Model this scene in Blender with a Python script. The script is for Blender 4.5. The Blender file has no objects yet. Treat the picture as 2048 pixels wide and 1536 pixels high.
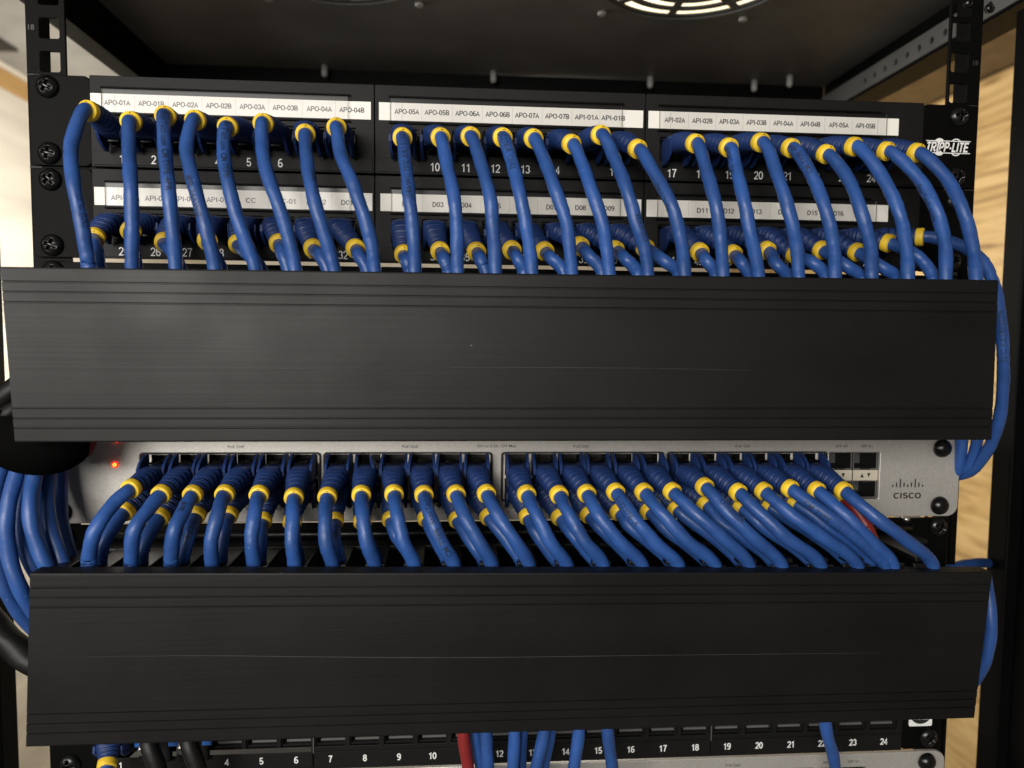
import bpy, bmesh, math, random
from mathutils import Vector, Matrix

random.seed(7)
S = 0.001                                   # everything below is written in millimetres
scene = bpy.context.scene
COL = scene.collection

# ----------------------------------------------------------------------------- camera, light, exposure
cam_data = bpy.data.cameras.new('camera')
cam = bpy.data.objects.new('camera', cam_data)
COL.objects.link(cam)
cam_data.sensor_width = 36.0
cam_data.lens = 27.035
cam_data.clip_start = 0.01
cam_data.clip_end = 50
cam.location = (-0.03485, -0.40111, -0.12187)
a, b, c = -0.07055, -0.07587, -0.0100      # pitch, yaw, roll
Rz = Matrix.Rotation(b, 3, 'Z'); Rx = Matrix.Rotation(a, 3, 'X'); Ry = Matrix.Rotation(c, 3, 'Y')
R = Rz @ Rx @ Ry                            # axes: x right, y forward, z up
cx, cy, cz = R.col[0], R.col[1], R.col[2]
cam.matrix_world = Matrix.Translation(cam.location) @ Matrix((cx, cz, -cy)).transposed().to_4x4()
cam_data.dof.use_dof = True
cam_data.dof.focus_distance = 0.375
cam_data.dof.aperture_fstop = 8.0
scene.camera = cam

world = bpy.data.worlds.new('World'); scene.world = world
world.use_nodes = True
world.node_tree.nodes['Background'].inputs[0].default_value = (1.0, 0.93, 0.83, 1)
world.node_tree.nodes['Background'].inputs[1].default_value = 0.13

def area_light(name, loc, target, size, size_y, power, color):
    l = bpy.data.lights.new(name, 'AREA'); l.shape = 'RECTANGLE'
    l.size = size; l.size_y = size_y; l.energy = power; l.color = color
    o = bpy.data.objects.new(name, l); COL.objects.link(o)
    o.location = loc
    o.rotation_euler = (Vector(target) - Vector(loc)).to_track_quat('-Z', 'Y').to_euler()
    return o
area_light('room_lamp', (-0.60, -1.55, 0.16), (0, 0, -0.12), 0.9, 0.5, 29, (1.0, 0.96, 0.90))
area_light('side_lamp', (-1.15, -0.95, -0.02), (-0.05, 0, -0.12), 0.5, 0.5, 5, (1.0, 0.96, 0.9))
area_light('rear_fill', (0.30, 1.75, 0.10), (1.2, 1.1, -0.4), 0.6, 0.4, 9, (1.0, 0.92, 0.78))  # unseen fill added behind the rack to brighten the plywood
area_light('left_lamp', (-1.0, 0.45, -0.02), (0.05, 0.22, 0.10), 0.3, 0.25, 9, (1.0, 0.97, 0.92))
area_light('left_wall_fill', (-0.45, 1.3, -0.10), (-1.05, 1.5, -0.1), 0.4, 0.3, 7, (1.0, 0.95, 0.86))  # added fill without a fixture, brightens the left wall

vs = scene.view_settings
vs.view_transform = 'Standard'; vs.look = 'None'; vs.exposure = 0.0; vs.gamma = 1.0; vs.use_curve_mapping = False
scene.cycles.use_denoising = True
scene.cycles.max_bounces = 8

# ----------------------------------------------------------------------------- materials
def mat(name, base, rough=0.5, metal=0.0, spec=0.5, coat=0.0, emis=None, noise=None, bump=None, rnoise=None, objvar=False):
    """noise=(scale,amount) colour mottling; bump=(scale,strength,(stretch xyz)); rnoise=(scale,amount)"""
    m = bpy.data.materials.new(name); m.use_nodes = True
    nt = m.node_tree; N = nt.nodes; L = nt.links
    p = N['Principled BSDF']
    p.inputs['Base Color'].default_value = (*base, 1)
    p.inputs['Roughness'].default_value = rough
    p.inputs['Metallic'].default_value = metal
    p.inputs['Specular IOR Level'].default_value = spec
    p.inputs['Coat Weight'].default_value = coat
    tc = N.new('ShaderNodeTexCoord')
    geo = N.new('ShaderNodeNewGeometry')
    def tex(scale, stretch=(1, 1, 1), detail=4):
        mp = N.new('ShaderNodeMapping'); mp.inputs['Scale'].default_value = stretch
        L.new(geo.outputs['Position'], mp.inputs[0])
        t = N.new('ShaderNodeTexNoise'); t.inputs['Scale'].default_value = scale; t.inputs['Detail'].default_value = detail
        L.new(mp.outputs[0], t.inputs['Vector'])
        return t
    if noise:
        t = tex(noise[0], noise[2] if len(noise) > 2 else (1, 1, 1))
        mr = N.new('ShaderNodeMapRange'); mr.inputs[1].default_value = 0.3; mr.inputs[2].default_value = 0.7
        mr.inputs[3].default_value = 1 - noise[1]; mr.inputs[4].default_value = 1 + noise[1]
        L.new(t.outputs[0], mr.inputs[0])
        mx = N.new('ShaderNodeVectorMath'); mx.operation = 'SCALE'; mx.inputs[0].default_value = base
        oi = N.new('ShaderNodeObjectInfo'); ov = N.new('ShaderNodeMapRange')      # small batch-to-batch differences
        ov.inputs[3].default_value = 0.88; ov.inputs[4].default_value = 1.10
        L.new(oi.outputs['Random'], ov.inputs[0])
        mm = N.new('ShaderNodeMath'); mm.operation = 'MULTIPLY'
        L.new(mr.outputs[0], mm.inputs[0]); L.new(ov.outputs[0], mm.inputs[1])
        L.new(mm.outputs[0] if objvar else mr.outputs[0], mx.inputs['Scale']); L.new(mx.outputs[0], p.inputs['Base Color'])
    if rnoise:
        t = tex(rnoise[0], rnoise[2] if len(rnoise) > 2 else (1, 1, 1))
        mr = N.new('ShaderNodeMapRange'); mr.inputs[1].default_value = 0.3; mr.inputs[2].default_value = 0.7
        mr.inputs[3].default_value = rough - rnoise[1]; mr.inputs[4].default_value = rough + rnoise[1]
        L.new(t.outputs[0], mr.inputs[0]); L.new(mr.outputs[0], p.inputs['Roughness'])
    if bump:
        t = tex(bump[0], bump[2] if len(bump) > 2 else (1, 1, 1))
        bp = N.new('ShaderNodeBump'); bp.inputs['Strength'].default_value = bump[1]; bp.inputs['Distance'].default_value = 0.001
        L.new(t.outputs[0], bp.inputs['Height']); L.new(bp.outputs[0], p.inputs['Normal'])
    if emis:
        p.inputs['Emission Color'].default_value = (*emis[0], 1); p.inputs['Emission Strength'].default_value = emis[1]
    return m

M = {}
M['cord'] = mat('blue_pvc', (0.021, 0.072, 0.255), 0.42, spec=0.42, objvar=True, noise=(60, 0.2), bump=(85, 0.5), rnoise=(300, 0.08))
M['boot'] = mat('dark_blue_rubber', (0.010, 0.031, 0.125), 0.5, spec=0.4, noise=(200, 0.15), bump=(900, 0.12))
M['collar'] = mat('yellow_rubber', (0.88, 0.585, 0.035), 0.5, objvar=True, noise=(220, 0.12), bump=(900, 0.1))
M['redcord'] = mat('red_pvc', (0.20, 0.014, 0.014), 0.45, noise=(60, 0.12), bump=(110, 0.3))
M['blackcord'] = mat('black_pvc', (0.005, 0.005, 0.005), 0.5, spec=0.3, bump=(150, 0.3))
M['ink'] = mat('dark_print', (0.012, 0.022, 0.06), 0.6)
M['black'] = mat('black_powder_coat', (0.0018, 0.0018, 0.0018), 0.5, spec=0.07, bump=(2500, 0.18), noise=(40, 0.2))
M['blackmod'] = mat('black_moulded_plastic', (0.005, 0.005, 0.0048), 0.55, spec=0.2, bump=(1800, 0.15), noise=(50, 0.2))
M['cavity'] = mat('socket_black', (0.006, 0.006, 0.006), 0.6)
M['screw'] = mat('black_oxide_screw', (0.004, 0.004, 0.004), 0.26, spec=0.38, noise=(400, 0.3))
M['cover'] = mat('black_anodised_cover', (0.0038, 0.0038, 0.0036), 0.49, spec=0.27, noise=(14, 0.3, (0.35, 1, 2.5)), bump=(300, 0.05, (0.02, 1, 2)), rnoise=(22, 0.06, (0.9, 1, 1)))
M['shelf'] = mat('black_duct_plastic', (0.006, 0.006, 0.006), 0.34, spec=0.35, bump=(700, 0.1), noise=(60, 0.2))
M['paper'] = mat('label_paper', (0.84, 0.81, 0.75), 0.6, noise=(45, 0.05))
M['papertab'] = mat('label_paper_tab', (0.72, 0.70, 0.65), 0.55, noise=(90, 0.05))
M['labelink'] = mat('label_print', (0.05, 0.05, 0.055), 0.6)
M['cellink'] = mat('label_cell_line', (0.50, 0.49, 0.46), 0.6)
M['white'] = mat('white_print', (0.78, 0.78, 0.76), 0.5, noise=(500, 0.06))
M['greyprint'] = mat('grey_print', (0.04, 0.04, 0.04), 0.5)
M['railprint'] = mat('faint_rail_print', (0.03, 0.03, 0.03), 0.5)
M['silver'] = mat('silver_switch_paint', (0.52, 0.50, 0.465), 0.40, metal=0.55, noise=(900, 0.08), bump=(1800, 0.10), rnoise=(40, 0.05))
M['swbody'] = mat('switch_body', (0.10, 0.10, 0.10), 0.5, metal=0.3)
M['shield'] = mat('port_shield_metal', (0.92, 0.86, 0.76), 0.35, metal=0.15, noise=(300, 0.1))
M['sfp'] = mat('sfp_strip', (0.66, 0.60, 0.48), 0.4, metal=0.3)
M['pin'] = mat('zinc', (0.62, 0.61, 0.58), 0.35, metal=1.0)
M['led'] = mat('red_led', (1.0, 0.12, 0.02), 0.3, emis=((1.0, 0.045, 0.006), 16))
M['ledglow'] = mat('red_led_glow', (0.5, 0.02, 0.01), 0.3, emis=((1.0, 0.02, 0.01), 0.9))
M['cabinet'] = mat('cabinet_black_steel', (0.0018, 0.0018, 0.0018), 0.5, spec=0.07, bump=(2200, 0.2), noise=(25, 0.2))
M['topsteel'] = mat('cabinet_top_steel', (0.074, 0.073, 0.068), 0.5, bump=(1600, 0.25), noise=(11, 0.35))
M['siderail'] = mat('cabinet_side_rail', (0.10, 0.10, 0.095), 0.42, bump=(1600, 0.2), noise=(30, 0.12))
M['bolt'] = mat('worn_bolt', (0.26, 0.26, 0.25), 0.35, metal=0.0)
M['strap'] = mat('black_hook_loop', (0.002, 0.002, 0.002), 0.9, spec=0.05, bump=(1800, 0.5))
M['strapred'] = mat('red_strap_edge', (0.16, 0.005, 0.005), 0.8, bump=(1800, 0.4))
M['keystone'] = mat('blue_keystone', (0.03, 0.13, 0.46), 0.45)
M['scratch'] = mat('bare_scratch', (0.07, 0.07, 0.067), 0.4)
M['lampframe'] = mat('white_lamp_housing', (0.75, 0.75, 0.72), 0.5)
M['lamp'] = mat('lamp_diffuser', (0.9, 0.9, 0.85), 0.5, emis=((1.0, 0.82, 0.50), 1.15))
M['wall'] = mat('cream_wall_paint', (0.80, 0.76, 0.67), 0.7, noise=(7, 0.16, (1, .25, 2.5)), bump=(60, 0.2))
M['ceiling'] = mat('grey_plaster', (0.36, 0.35, 0.33), 0.85, noise=(9, 0.16), bump=(60, 0.5))
M['shaded_ceiling'] = mat('ceiling_warm_shade', (0.10, 0.066, 0.030), 0.5, noise=(30, 0.35), bump=(350, 0.6))  # right-hand ceiling, shade and warm plywood bounce mixed into the base colour
M['timber'] = mat('orange_timber', (0.55, 0.34, 0.13), 0.5, noise=(12, 0.25, (1, 0.15, 3)))
M['trim'] = mat('cream_trim', (0.82, 0.78, 0.68), 0.6)
M['dark'] = mat('dark_tray', (0.012, 0.010, 0.009), 0.6)

def dust(m, amount=(0.16, 0.155, 0.14), scale=75, size=0.020, keep=0.62):
    # sparse specks of dust and nicks
    nt = m.node_tree; N = nt.nodes; L = nt.links; p = N['Principled BSDF']
    g = N.new('ShaderNodeNewGeometry'); v = N.new('ShaderNodeTexVoronoi'); v.inputs['Scale'].default_value = scale
    L.new(g.outputs['Position'], v.inputs['Vector'])
    a1 = N.new('ShaderNodeMath'); a1.operation = 'LESS_THAN'; a1.inputs[1].default_value = size; L.new(v.outputs['Distance'], a1.inputs[0])
    sp = N.new('ShaderNodeSeparateColor'); L.new(v.outputs['Color'], sp.inputs[0])
    a2 = N.new('ShaderNodeMath'); a2.operation = 'GREATER_THAN'; a2.inputs[1].default_value = keep; L.new(sp.outputs[0], a2.inputs[0])
    a3 = N.new('ShaderNodeMath'); a3.operation = 'MULTIPLY'; L.new(a1.outputs[0], a3.inputs[0]); L.new(a2.outputs[0], a3.inputs[1])
    mx = N.new('ShaderNodeMix'); mx.data_type = 'RGBA'; L.new(a3.outputs[0], mx.inputs[0])
    src = p.inputs['Base Color'].links
    if src: L.new(src[0].from_socket, mx.inputs[6])
    else: mx.inputs[6].default_value = p.inputs['Base Color'].default_value
    mx.inputs[7].default_value = (*amount, 1)
    L.new(mx.outputs[2], p.inputs['Base Color'])
dust(M['cover'], size=0.026, keep=0.7); dust(M['topsteel'], (0.4, 0.37, 0.3), 45, 0.022, 0.6); dust(M['cord'], (0.12, 0.2, 0.42), 160, 0.05, 0.55)
dust(M['shaded_ceiling'], (0.6, 0.45, 0.2), 90, 0.06, 0.5)  # gold glitter specks coloured into the brown-shaded ceiling
def clear_mat():
    m = bpy.data.materials.new('clear_label_window'); m.use_nodes = True
    nt = m.node_tree; N = nt.nodes; L = nt.links
    N.remove(N['Principled BSDF'])
    tr = N.new('ShaderNodeBsdfTransparent'); tr.inputs[0].default_value = (1, 1, 1, 1)
    gl = N.new('ShaderNodeBsdfGlossy'); gl.inputs['Roughness'].default_value = 0.22; gl.inputs[0].default_value = (0.25, 0.25, 0.25, 1)
    fr = N.new('ShaderNodeFresnel'); fr.inputs[0].default_value = 1.45
    mx = N.new('ShaderNodeMixShader')
    L.new(fr.outputs[0], mx.inputs[0]); L.new(tr.outputs[0], mx.inputs[1]); L.new(gl.outputs[0], mx.inputs[2])
    L.new(mx.outputs[0], N['Material Output'].inputs[0])
    return m
M['clear'] = clear_mat()

def ply_mat():
    m = bpy.data.materials.new('plywood'); m.use_nodes = True
    nt = m.node_tree; N = nt.nodes; L = nt.links
    p = N['Principled BSDF']; p.inputs['Roughness'].default_value = 0.55
    g = N.new('ShaderNodeNewGeometry')
    mp = N.new('ShaderNodeMapping'); mp.inputs['Scale'].default_value = (1, 0.11, 1.4)
    L.new(g.outputs['Position'], mp.inputs[0])
    n1 = N.new('ShaderNodeTexNoise'); n1.inputs['Scale'].default_value = 26; n1.inputs['Detail'].default_value = 8; n1.inputs['Distortion'].default_value = 1.6
    L.new(mp.outputs[0], n1.inputs['Vector'])
    w = N.new('ShaderNodeTexWave'); w.wave_type = 'BANDS'; w.bands_direction = 'Z'
    w.inputs['Scale'].default_value = 3.2; w.inputs['Distortion'].default_value = 9; w.inputs['Detail'].default_value = 4
    L.new(mp.outputs[0], w.inputs['Vector'])
    mp2 = N.new('ShaderNodeMapping'); mp2.inputs['Scale'].default_value = (1, 0.05, 1)
    L.new(g.outputs['Position'], mp2.inputs[0])
    n2 = N.new('ShaderNodeTexNoise'); n2.inputs['Scale'].default_value = 120; n2.inputs['Detail'].default_value = 3
    L.new(mp2.outputs[0], n2.inputs['Vector'])
    add = N.new('ShaderNodeMath'); add.operation = 'MULTIPLY_ADD'; add.inputs[1].default_value = 0.04
    L.new(w.outputs['Fac'], add.inputs[0]); L.new(n1.outputs[0], add.inputs[2])
    add2 = N.new('ShaderNodeMath'); add2.operation = 'MULTIPLY_ADD'; add2.inputs[1].default_value = 0.42
    L.new(n2.outputs[0], add2.inputs[0]); L.new(add.outputs[0], add2.inputs[2])
    cr = N.new('ShaderNodeValToRGB')
    cr.color_ramp.elements[0].position = 0.50; cr.color_ramp.elements[0].color = (0.20, 0.105, 0.034, 1)
    cr.color_ramp.elements[1].position = 0.86; cr.color_ramp.elements[1].color = (0.70, 0.50, 0.235, 1)
    e = cr.color_ramp.elements.new(0.66); e.color = (0.53, 0.35, 0.14, 1)
    L.new(add2.outputs[0], cr.inputs[0]); L.new(cr.outputs[0], p.inputs['Base Color'])
    return m
M['ply'] = ply_mat()

# ----------------------------------------------------------------------------- object helpers
def empty(name, loc=(0, 0, 0)):
    o = bpy.data.objects.new(name, None); COL.objects.link(o)
    o.location = Vector(loc) * S; o.empty_display_size = 0.01
    return o
def tag(o, label, cat=None, group=None):
    o['label'] = label
    if cat: o['category'] = cat
    if group: o['group'] = group
    return o
def world_off(parent):
    v = Vector((0, 0, 0))
    while parent is not None:
        v += parent.location; parent = parent.parent
    return v
def link(name, me, parent=None, at=(0, 0, 0), rot=None, mats=None):
    """mesh in mm-scaled world coordinates (or local to `at`)"""
    o = bpy.data.objects.new(name, me); COL.objects.link(o)
    if mats and not me.materials:
        for m in mats: me.materials.append(M[m])
    o.parent = parent
    o.location = Vector(at) * S - world_off(parent)
    if rot: o.rotation_euler = rot
    return o

class MB:
    def __init__(self): self.v = []; self.f = []; self.m = []; self.s = []
    def add(self, vs, fs, m=0, smooth=False):
        k = len(self.v); self.v += [tuple(x) for x in vs]
        for f in fs:
            self.f.append(tuple(i + k for i in f)); self.m.append(m); self.s.append(smooth)
        return self
    def box(self, x0, x1, y0, y1, z0, z1, m=0, ch=0.0):
        if ch <= 0:
            v = [(x, y, z) for x in (x0, x1) for y in (y0, y1) for z in (z0, z1)]
            f = [(0, 1, 3, 2), (4, 6, 7, 5), (0, 4, 5, 1), (2, 3, 7, 6), (0, 2, 6, 4), (1, 5, 7, 3)]
            return self.add(v, f, m)
        bm = bmesh.new(); bmesh.ops.create_cube(bm, size=1)
        for q in bm.verts:
            q.co = Vector(((x0 + x1) / 2 + q.co.x * (x1 - x0), (y0 + y1) / 2 + q.co.y * (y1 - y0), (z0 + z1) / 2 + q.co.z * (z1 - z0)))
        bmesh.ops.bevel(bm, geom=list(bm.edges), offset=ch, segments=2, affect='EDGES', profile=0.5)
        bm.verts.index_update()
        self.add([q.co for q in bm.verts], [[q.index for q in f.verts] for f in bm.faces], m)
        bm.free(); return self
    def tube(self, pts, rad, n=12, m=0, caps=True, prof=None, up=(0, 0, 1), smooth=True):
        """sweep; prof(i,k)->list of (a,b) offsets in the frame, else circle of radius rad(i)"""
        K = len(pts); P = [Vector(p) for p in pts]
        T = [(P[min(i + 1, K - 1)] - P[max(i - 1, 0)]).normalized() for i in range(K)]
        u = Vector(up)
        if abs(u.dot(T[0])) > .98: u = Vector((1, 0, 0))
        A = (u - T[0] * u.dot(T[0])).normalized()
        base = len(self.v); V = []
        for i in range(K):
            A = (A - T[i] * A.dot(T[i])).normalized(); B = T[i].cross(A)
            for k in range(n):
                if prof:
                    x, y = prof(i, k)
                else:
                    r = rad(i) if callable(rad) else rad
                    t = 2 * math.pi * k / n; x, y = r * math.cos(t), r * math.sin(t)
                V.append(P[i] + B * x + A * y)
        F = []
        for i in range(K - 1):
            for k in range(n):
                q = (k + 1) % n
                F.append((i * n + k, i * n + q, (i + 1) * n + q, (i + 1) * n + k))
        self.add(V, F, m, smooth)
        if caps:
            self.add([], []); k0 = base
            self.f.append(tuple(k0 + k for k in reversed(range(n)))); self.m.append(m); self.s.append(False)
            self.f.append(tuple(k0 + (K - 1) * n + k for k in range(n))); self.m.append(m); self.s.append(False)
        return self
    def mesh(self, name, mats):
        me = bpy.data.meshes.new(name)
        me.from_pydata([(x * S, y * S, z * S) for x, y, z in self.v], [], self.f)
        for q in mats: me.materials.append(M[q])
        me.polygons.foreach_set('material_index', self.m)
        me.polygons.foreach_set('use_smooth', self.s)
        me.update(); return me
    def build(self, name, mats, parent=None, at=(0, 0, 0), rot=None):
        return link(name, self.mesh(name, mats if isinstance(mats, (list, tuple)) else [mats]), parent, at, rot)

def spline(pts, per=8):
    """centripetal-ish Catmull-Rom through pts"""
    P = [Vector(p) for p in pts]
    P = [P[0] * 2 - P[1]] + P + [P[-1] * 2 - P[-2]]
    out = []
    for i in range(1, len(P) - 2):
        p0, p1, p2, p3 = P[i - 1:i + 3]
        t0 = 0; t1 = t0 + max((p1 - p0).length, .01) ** .5; t2 = t1 + max((p2 - p1).length, .01) ** .5; t3 = t2 + max((p3 - p2).length, .01) ** .5
        for j in range(per):
            t = t1 + (t2 - t1) * j / per
            a1 = p0 * ((t1 - t) / (t1 - t0)) + p1 * ((t - t0) / (t1 - t0))
            a2 = p1 * ((t2 - t) / (t2 - t1)) + p2 * ((t - t1) / (t2 - t1))
            a3 = p2 * ((t3 - t) / (t3 - t2)) + p3 * ((t - t2) / (t3 - t2))
            b1 = a1 * ((t2 - t) / (t2 - t0)) + a2 * ((t - t0) / (t2 - t0))
            b2 = a2 * ((t3 - t) / (t3 - t1)) + a3 * ((t - t1) / (t3 - t1))
            out.append(b1 * ((t2 - t) / (t2 - t1)) + b2 * ((t - t1) / (t2 - t1)))
    out.append(P[-2]); return out

# --- flat plates with rounded outlines and holes, from filled 2D curves
def rrect(x0, x1, z0, z1, r=0, n=5):
    if r <= 0: return [(x0, z0), (x1, z0), (x1, z1), (x0, z1)]
    o = []
    for cx_, cz_, a0 in ((x1 - r, z0 + r, -90), (x1 - r, z1 - r, 0), (x0 + r, z1 - r, 90), (x0 + r, z0 + r, 180)):
        for k in range(n + 1):
            t = math.radians(a0 + 90 * k / n); o.append((cx_ + r * math.cos(t), cz_ + r * math.sin(t)))
    return o
def circle(x, z, r, n=24): return [(x + r * math.cos(2 * math.pi * k / n), z + r * math.sin(2 * math.pi * k / n)) for k in range(n)]
def plate_mesh(name, loops, y0, y1, mats, bevel=0.0, axis='y'):
    """loops[0] outline, the others holes, in (x,z) mm; axis 'z' lays it flat as (x,y) between z=y0..y1"""
    cu = bpy.data.curves.new(name, 'CURVE'); cu.dimensions = '2D'; cu.fill_mode = 'BOTH'
    cu.extrude = abs(y1 - y0) / 2 - bevel; cu.bevel_depth = bevel; cu.bevel_resolution = 1
    cu.offset = -bevel
    for lp in loops:
        sp = cu.splines.new('POLY'); sp.points.add(len(lp) - 1); sp.use_cyclic_u = True
        for q, (x, z) in zip(sp.points, lp): q.co = (x, z, 0, 1)
    ob = bpy.data.objects.new(name, cu)
    me = bpy.data.meshes.new_from_object(ob)
    bpy.data.objects.remove(ob); bpy.data.curves.remove(cu)
    ym = (y0 + y1) / 2
    for v in me.vertices:
        x, z, d = v.co
        v.co = (x * S, (ym - d) * S, z * S) if axis == 'y' else (x * S, z * S, (ym + d) * S)
    me.name = name
    me.materials.clear()
    for q in mats: me.materials.append(M[q])
    for pz in me.polygons: pz.use_smooth = False
    me.update(); return me
def plate(name, loops, y0, y1, mats, parent=None, bevel=0.0, axis='y'):
    return link(name, plate_mesh(name, loops, y0, y1, mats, bevel, axis), parent)

# --- lettering
def text_mesh(body, height, width=None, bold=0.0, shear=0.0, spacing=1.0, res=3):
    cu = bpy.data.curves.new('lettering', 'FONT'); cu.body = body; cu.size = 1.0; cu.offset = bold; cu.shear = shear
    cu.space_character = spacing; cu.resolution_u = res; cu.fill_mode = 'FRONT'
    ob = bpy.data.objects.new('lettering', cu)
    me = bpy.data.meshes.new_from_object(ob)
    bpy.data.objects.remove(ob); bpy.data.curves.remove(cu)
    me.materials.clear()
    xs = [v.co.x for v in me.vertices]; ys = [v.co.y for v in me.vertices]
    x0, x1, y0, y1 = min(xs), max(xs), min(ys), max(ys)
    sy = height / 0.73                       # cap height of the built-in face
    sx = (width / (x1 - x0)) if width else sy
    cxm = (x0 + x1) / 2
    for v in me.vertices: v.co = ((v.co.x - cxm) * sx, (v.co.y - 0.365) * sy, 0)
    return me                                # mm, centred, in xy
def label_text(name, body, x, y, z, height, m, parent, width=None, bold=0.012, **kw):
    me = text_mesh(body, height, width, bold, **kw); me.name = name
    for v in me.vertices: v.co = (v.co.x * S, 0, v.co.y * S)
    me.materials.append(M[m]); me.update()
    return link(name, me, parent, (x, y, z))

# --- a plain grotesque for the printed labels and numbers, drawn as stroke outlines
def _arc(cx_, cz_, rx, rz, a0, a1, n=10):
    return [(cx_ + rx * math.cos(math.radians(a0 + (a1 - a0) * k / n)), cz_ + rz * math.sin(math.radians(a0 + (a1 - a0) * k / n))) for k in range(n + 1)]
_el = lambda x, z, rx, rz: ('c', _arc(x, z, rx, rz, 0, 360, 20)[:-1])
GL = {
 '0': (.56, [_el(.28, .5, .215, .435)]), '1': (.56, [('o', [(.10, .71), (.33, .90), (.33, 0)])]),
 '2': (.56, [('o', _arc(.28, .69, .21, .245, 170, -38) + [(.075, .065), (.52, .065)])]),
 '3': (.56, [('o', _arc(.27, .725, .19, .21, 165, -70)), ('o', _arc(.27, .29, .22, .225, 72, -165))]),
 '4': (.56, [('o', [(.40, 0), (.40, .90), (.06, .29), (.55, .29)])]),
 '5': (.56, [('o', [(.50, .935), (.16, .935), (.115, .50)] + _arc(.28, .315, .215, .25, 112, -155))]),
 '6': (.56, [_el(.285, .305, .215, .24), ('o', _arc(.345, .5, .275, .435, 62, 178))]),
 '7': (.56, [('o', [(.05, .935), (.50, .935), (.33, .55), (.23, 0)])]),
 '8': (.56, [_el(.28, .725, .185, .21), _el(.28, .29, .215, .225)]),
 '9': (.56, [_el(.275, .695, .215, .24), ('o', _arc(.215, .5, .275, .435, 242, 358))]),
 'A': (.67, [('o', [(.05, 0), (.335, .90), (.62, 0)]), ('o', [(.17, .31), (.50, .31)])]),
 'B': (.67, [('o', [(.11, .035), (.11, .935), (.36, .935)] + _arc(.36, .72, .17, .215, 80, -90) + [(.18, .505)]), ('o', [(.18, .44), (.38, .44)] + _arc(.39, .265, .19, .2, 80, -90) + [(.18, .065)])]),
 'C': (.72, [('o', _arc(.38, .5, .305, .435, 42, 318, 16))]),
 'D': (.72, [('c', [(.11, .065), (.11, .935), (.30, .935)] + _arc(.31, .5, .31, .435, 80, -80) + [(.30, .065)])]),
 'E': (.66, [('o', [(.60, .935), (.11, .935), (.11, .065), (.62, .065)]), ('o', [(.18, .51), (.56, .51)])]),
 'F': (.61, [('o', [(.58, .935), (.11, .935), (.11, 0)]), ('o', [(.18, .5), (.52, .5)])]),
 'H': (.72, [('o', [(.11, 0), (.11, 1)]), ('o', [(.61, 0), (.61, 1)]), ('o', [(.18, .5), (.54, .5)])]),
 'I': (.28, [('o', [(.14, 0), (.14, 1)])]),
 'L': (.56, [('o', [(.11, 1), (.11, .065), (.54, .065)])]),
 'M': (.83, [('o', [(.11, 0), (.11, .90), (.415, .12), (.72, .90), (.72, 0)])]),
 'O': (.78, [_el(.39, .5, .32, .435)]),
 'P': (.67, [('o', [(.11, 0), (.11, .935), (.38, .935)] + _arc(.38, .695, .2, .24, 80, -90) + [(.18, .455)])]),
 'R': (.72, [('o', [(.11, 0), (.11, .935), (.40, .935)] + _arc(.40, .70, .2, .235, 80, -90) + [(.18, .465)]), ('o', [(.40, .40), (.63, 0)])]),
 'S': (.67, [('o', _arc(.33, .72, .23, .215, 25, 250, 12) + _arc(.335, .29, .25, .225, 78, -160, 12))]),
 'T': (.61, [('o', [(.305, 0), (.305, .86)]), ('o', [(.03, .935), (.58, .935)])]),
 'U': (.72, [('o', [(.11, 1), (.11, .35)] + _arc(.36, .33, .25, .265, 190, 350, 10) + [(.61, .35), (.61, 1)])]),
 '-': (.33, [('o', [(.03, .37), (.30, .37)])]), ' ': (.28, []),
}
def glyph_mesh(body, height, width=None, th=.13, shear=0.0, gap=.03):
    """mm, centred, in xy; strokes lie a hair apart so that no two share a plane"""
    V = []; F = []; x = 0; lay = 0
    for ch in body:
        w, strokes = GL[ch]
        for kind, P in strokes:
            n = len(P); lay += 1; base = len(V)
            for i in range(n):
                a_ = Vector(P[i - 1] if (i or kind == 'c') else P[0]); b_ = Vector(P[i]); c_ = Vector(P[(i + 1) % n] if (i < n - 1 or kind == 'c') else P[-1])
                d1 = (b_ - a_); d2 = (c_ - b_)
                d1 = d1.normalized() if d1.length > 1e-6 else d2.normalized(); d2 = d2.normalized() if d2.length > 1e-6 else d1
                t_ = d1 + d2; t_ = t_.normalized() if t_.length > 1e-4 else d1
                nn = Vector((-t_.y, t_.x)); k_ = min(1.9, 1 / max(.3, nn.dot(Vector((-d1.y, d1.x)))))
                for s_ in (-1, 1):
                    q = b_ + nn * (s_ * th / 2 * k_); V.append((x + q.x + shear * q.y, q.y, (lay % 2) * .02))
            for i in range(n if kind == 'c' else n - 1):
                j = (i + 1) % n; F.append((base + 2 * i, base + 2 * j, base + 2 * j + 1, base + 2 * i + 1))
        x += w + gap
    xs = [v[0] for v in V]; x0, x1 = min(xs), max(xs)
    sx = width / (x1 - x0) if width else height
    me = bpy.data.meshes.new('lettering')
    me.from_pydata([((v[0] - (x0 + x1) / 2) * sx, (v[1] - .5) * height, v[2]) for v in V], [], F)
    return me
def label_glyphs(name, body, x, y, z, height, m, parent, width=None, **kw):
    me = glyph_mesh(body, height, width, **kw); me.name = name
    for v in me.vertices: v.co = (v.co.x * S, -v.co.z * S, v.co.y * S)
    me.materials.append(M[m]); me.update()
    return link(name, me, parent, (x, y, z))

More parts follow.
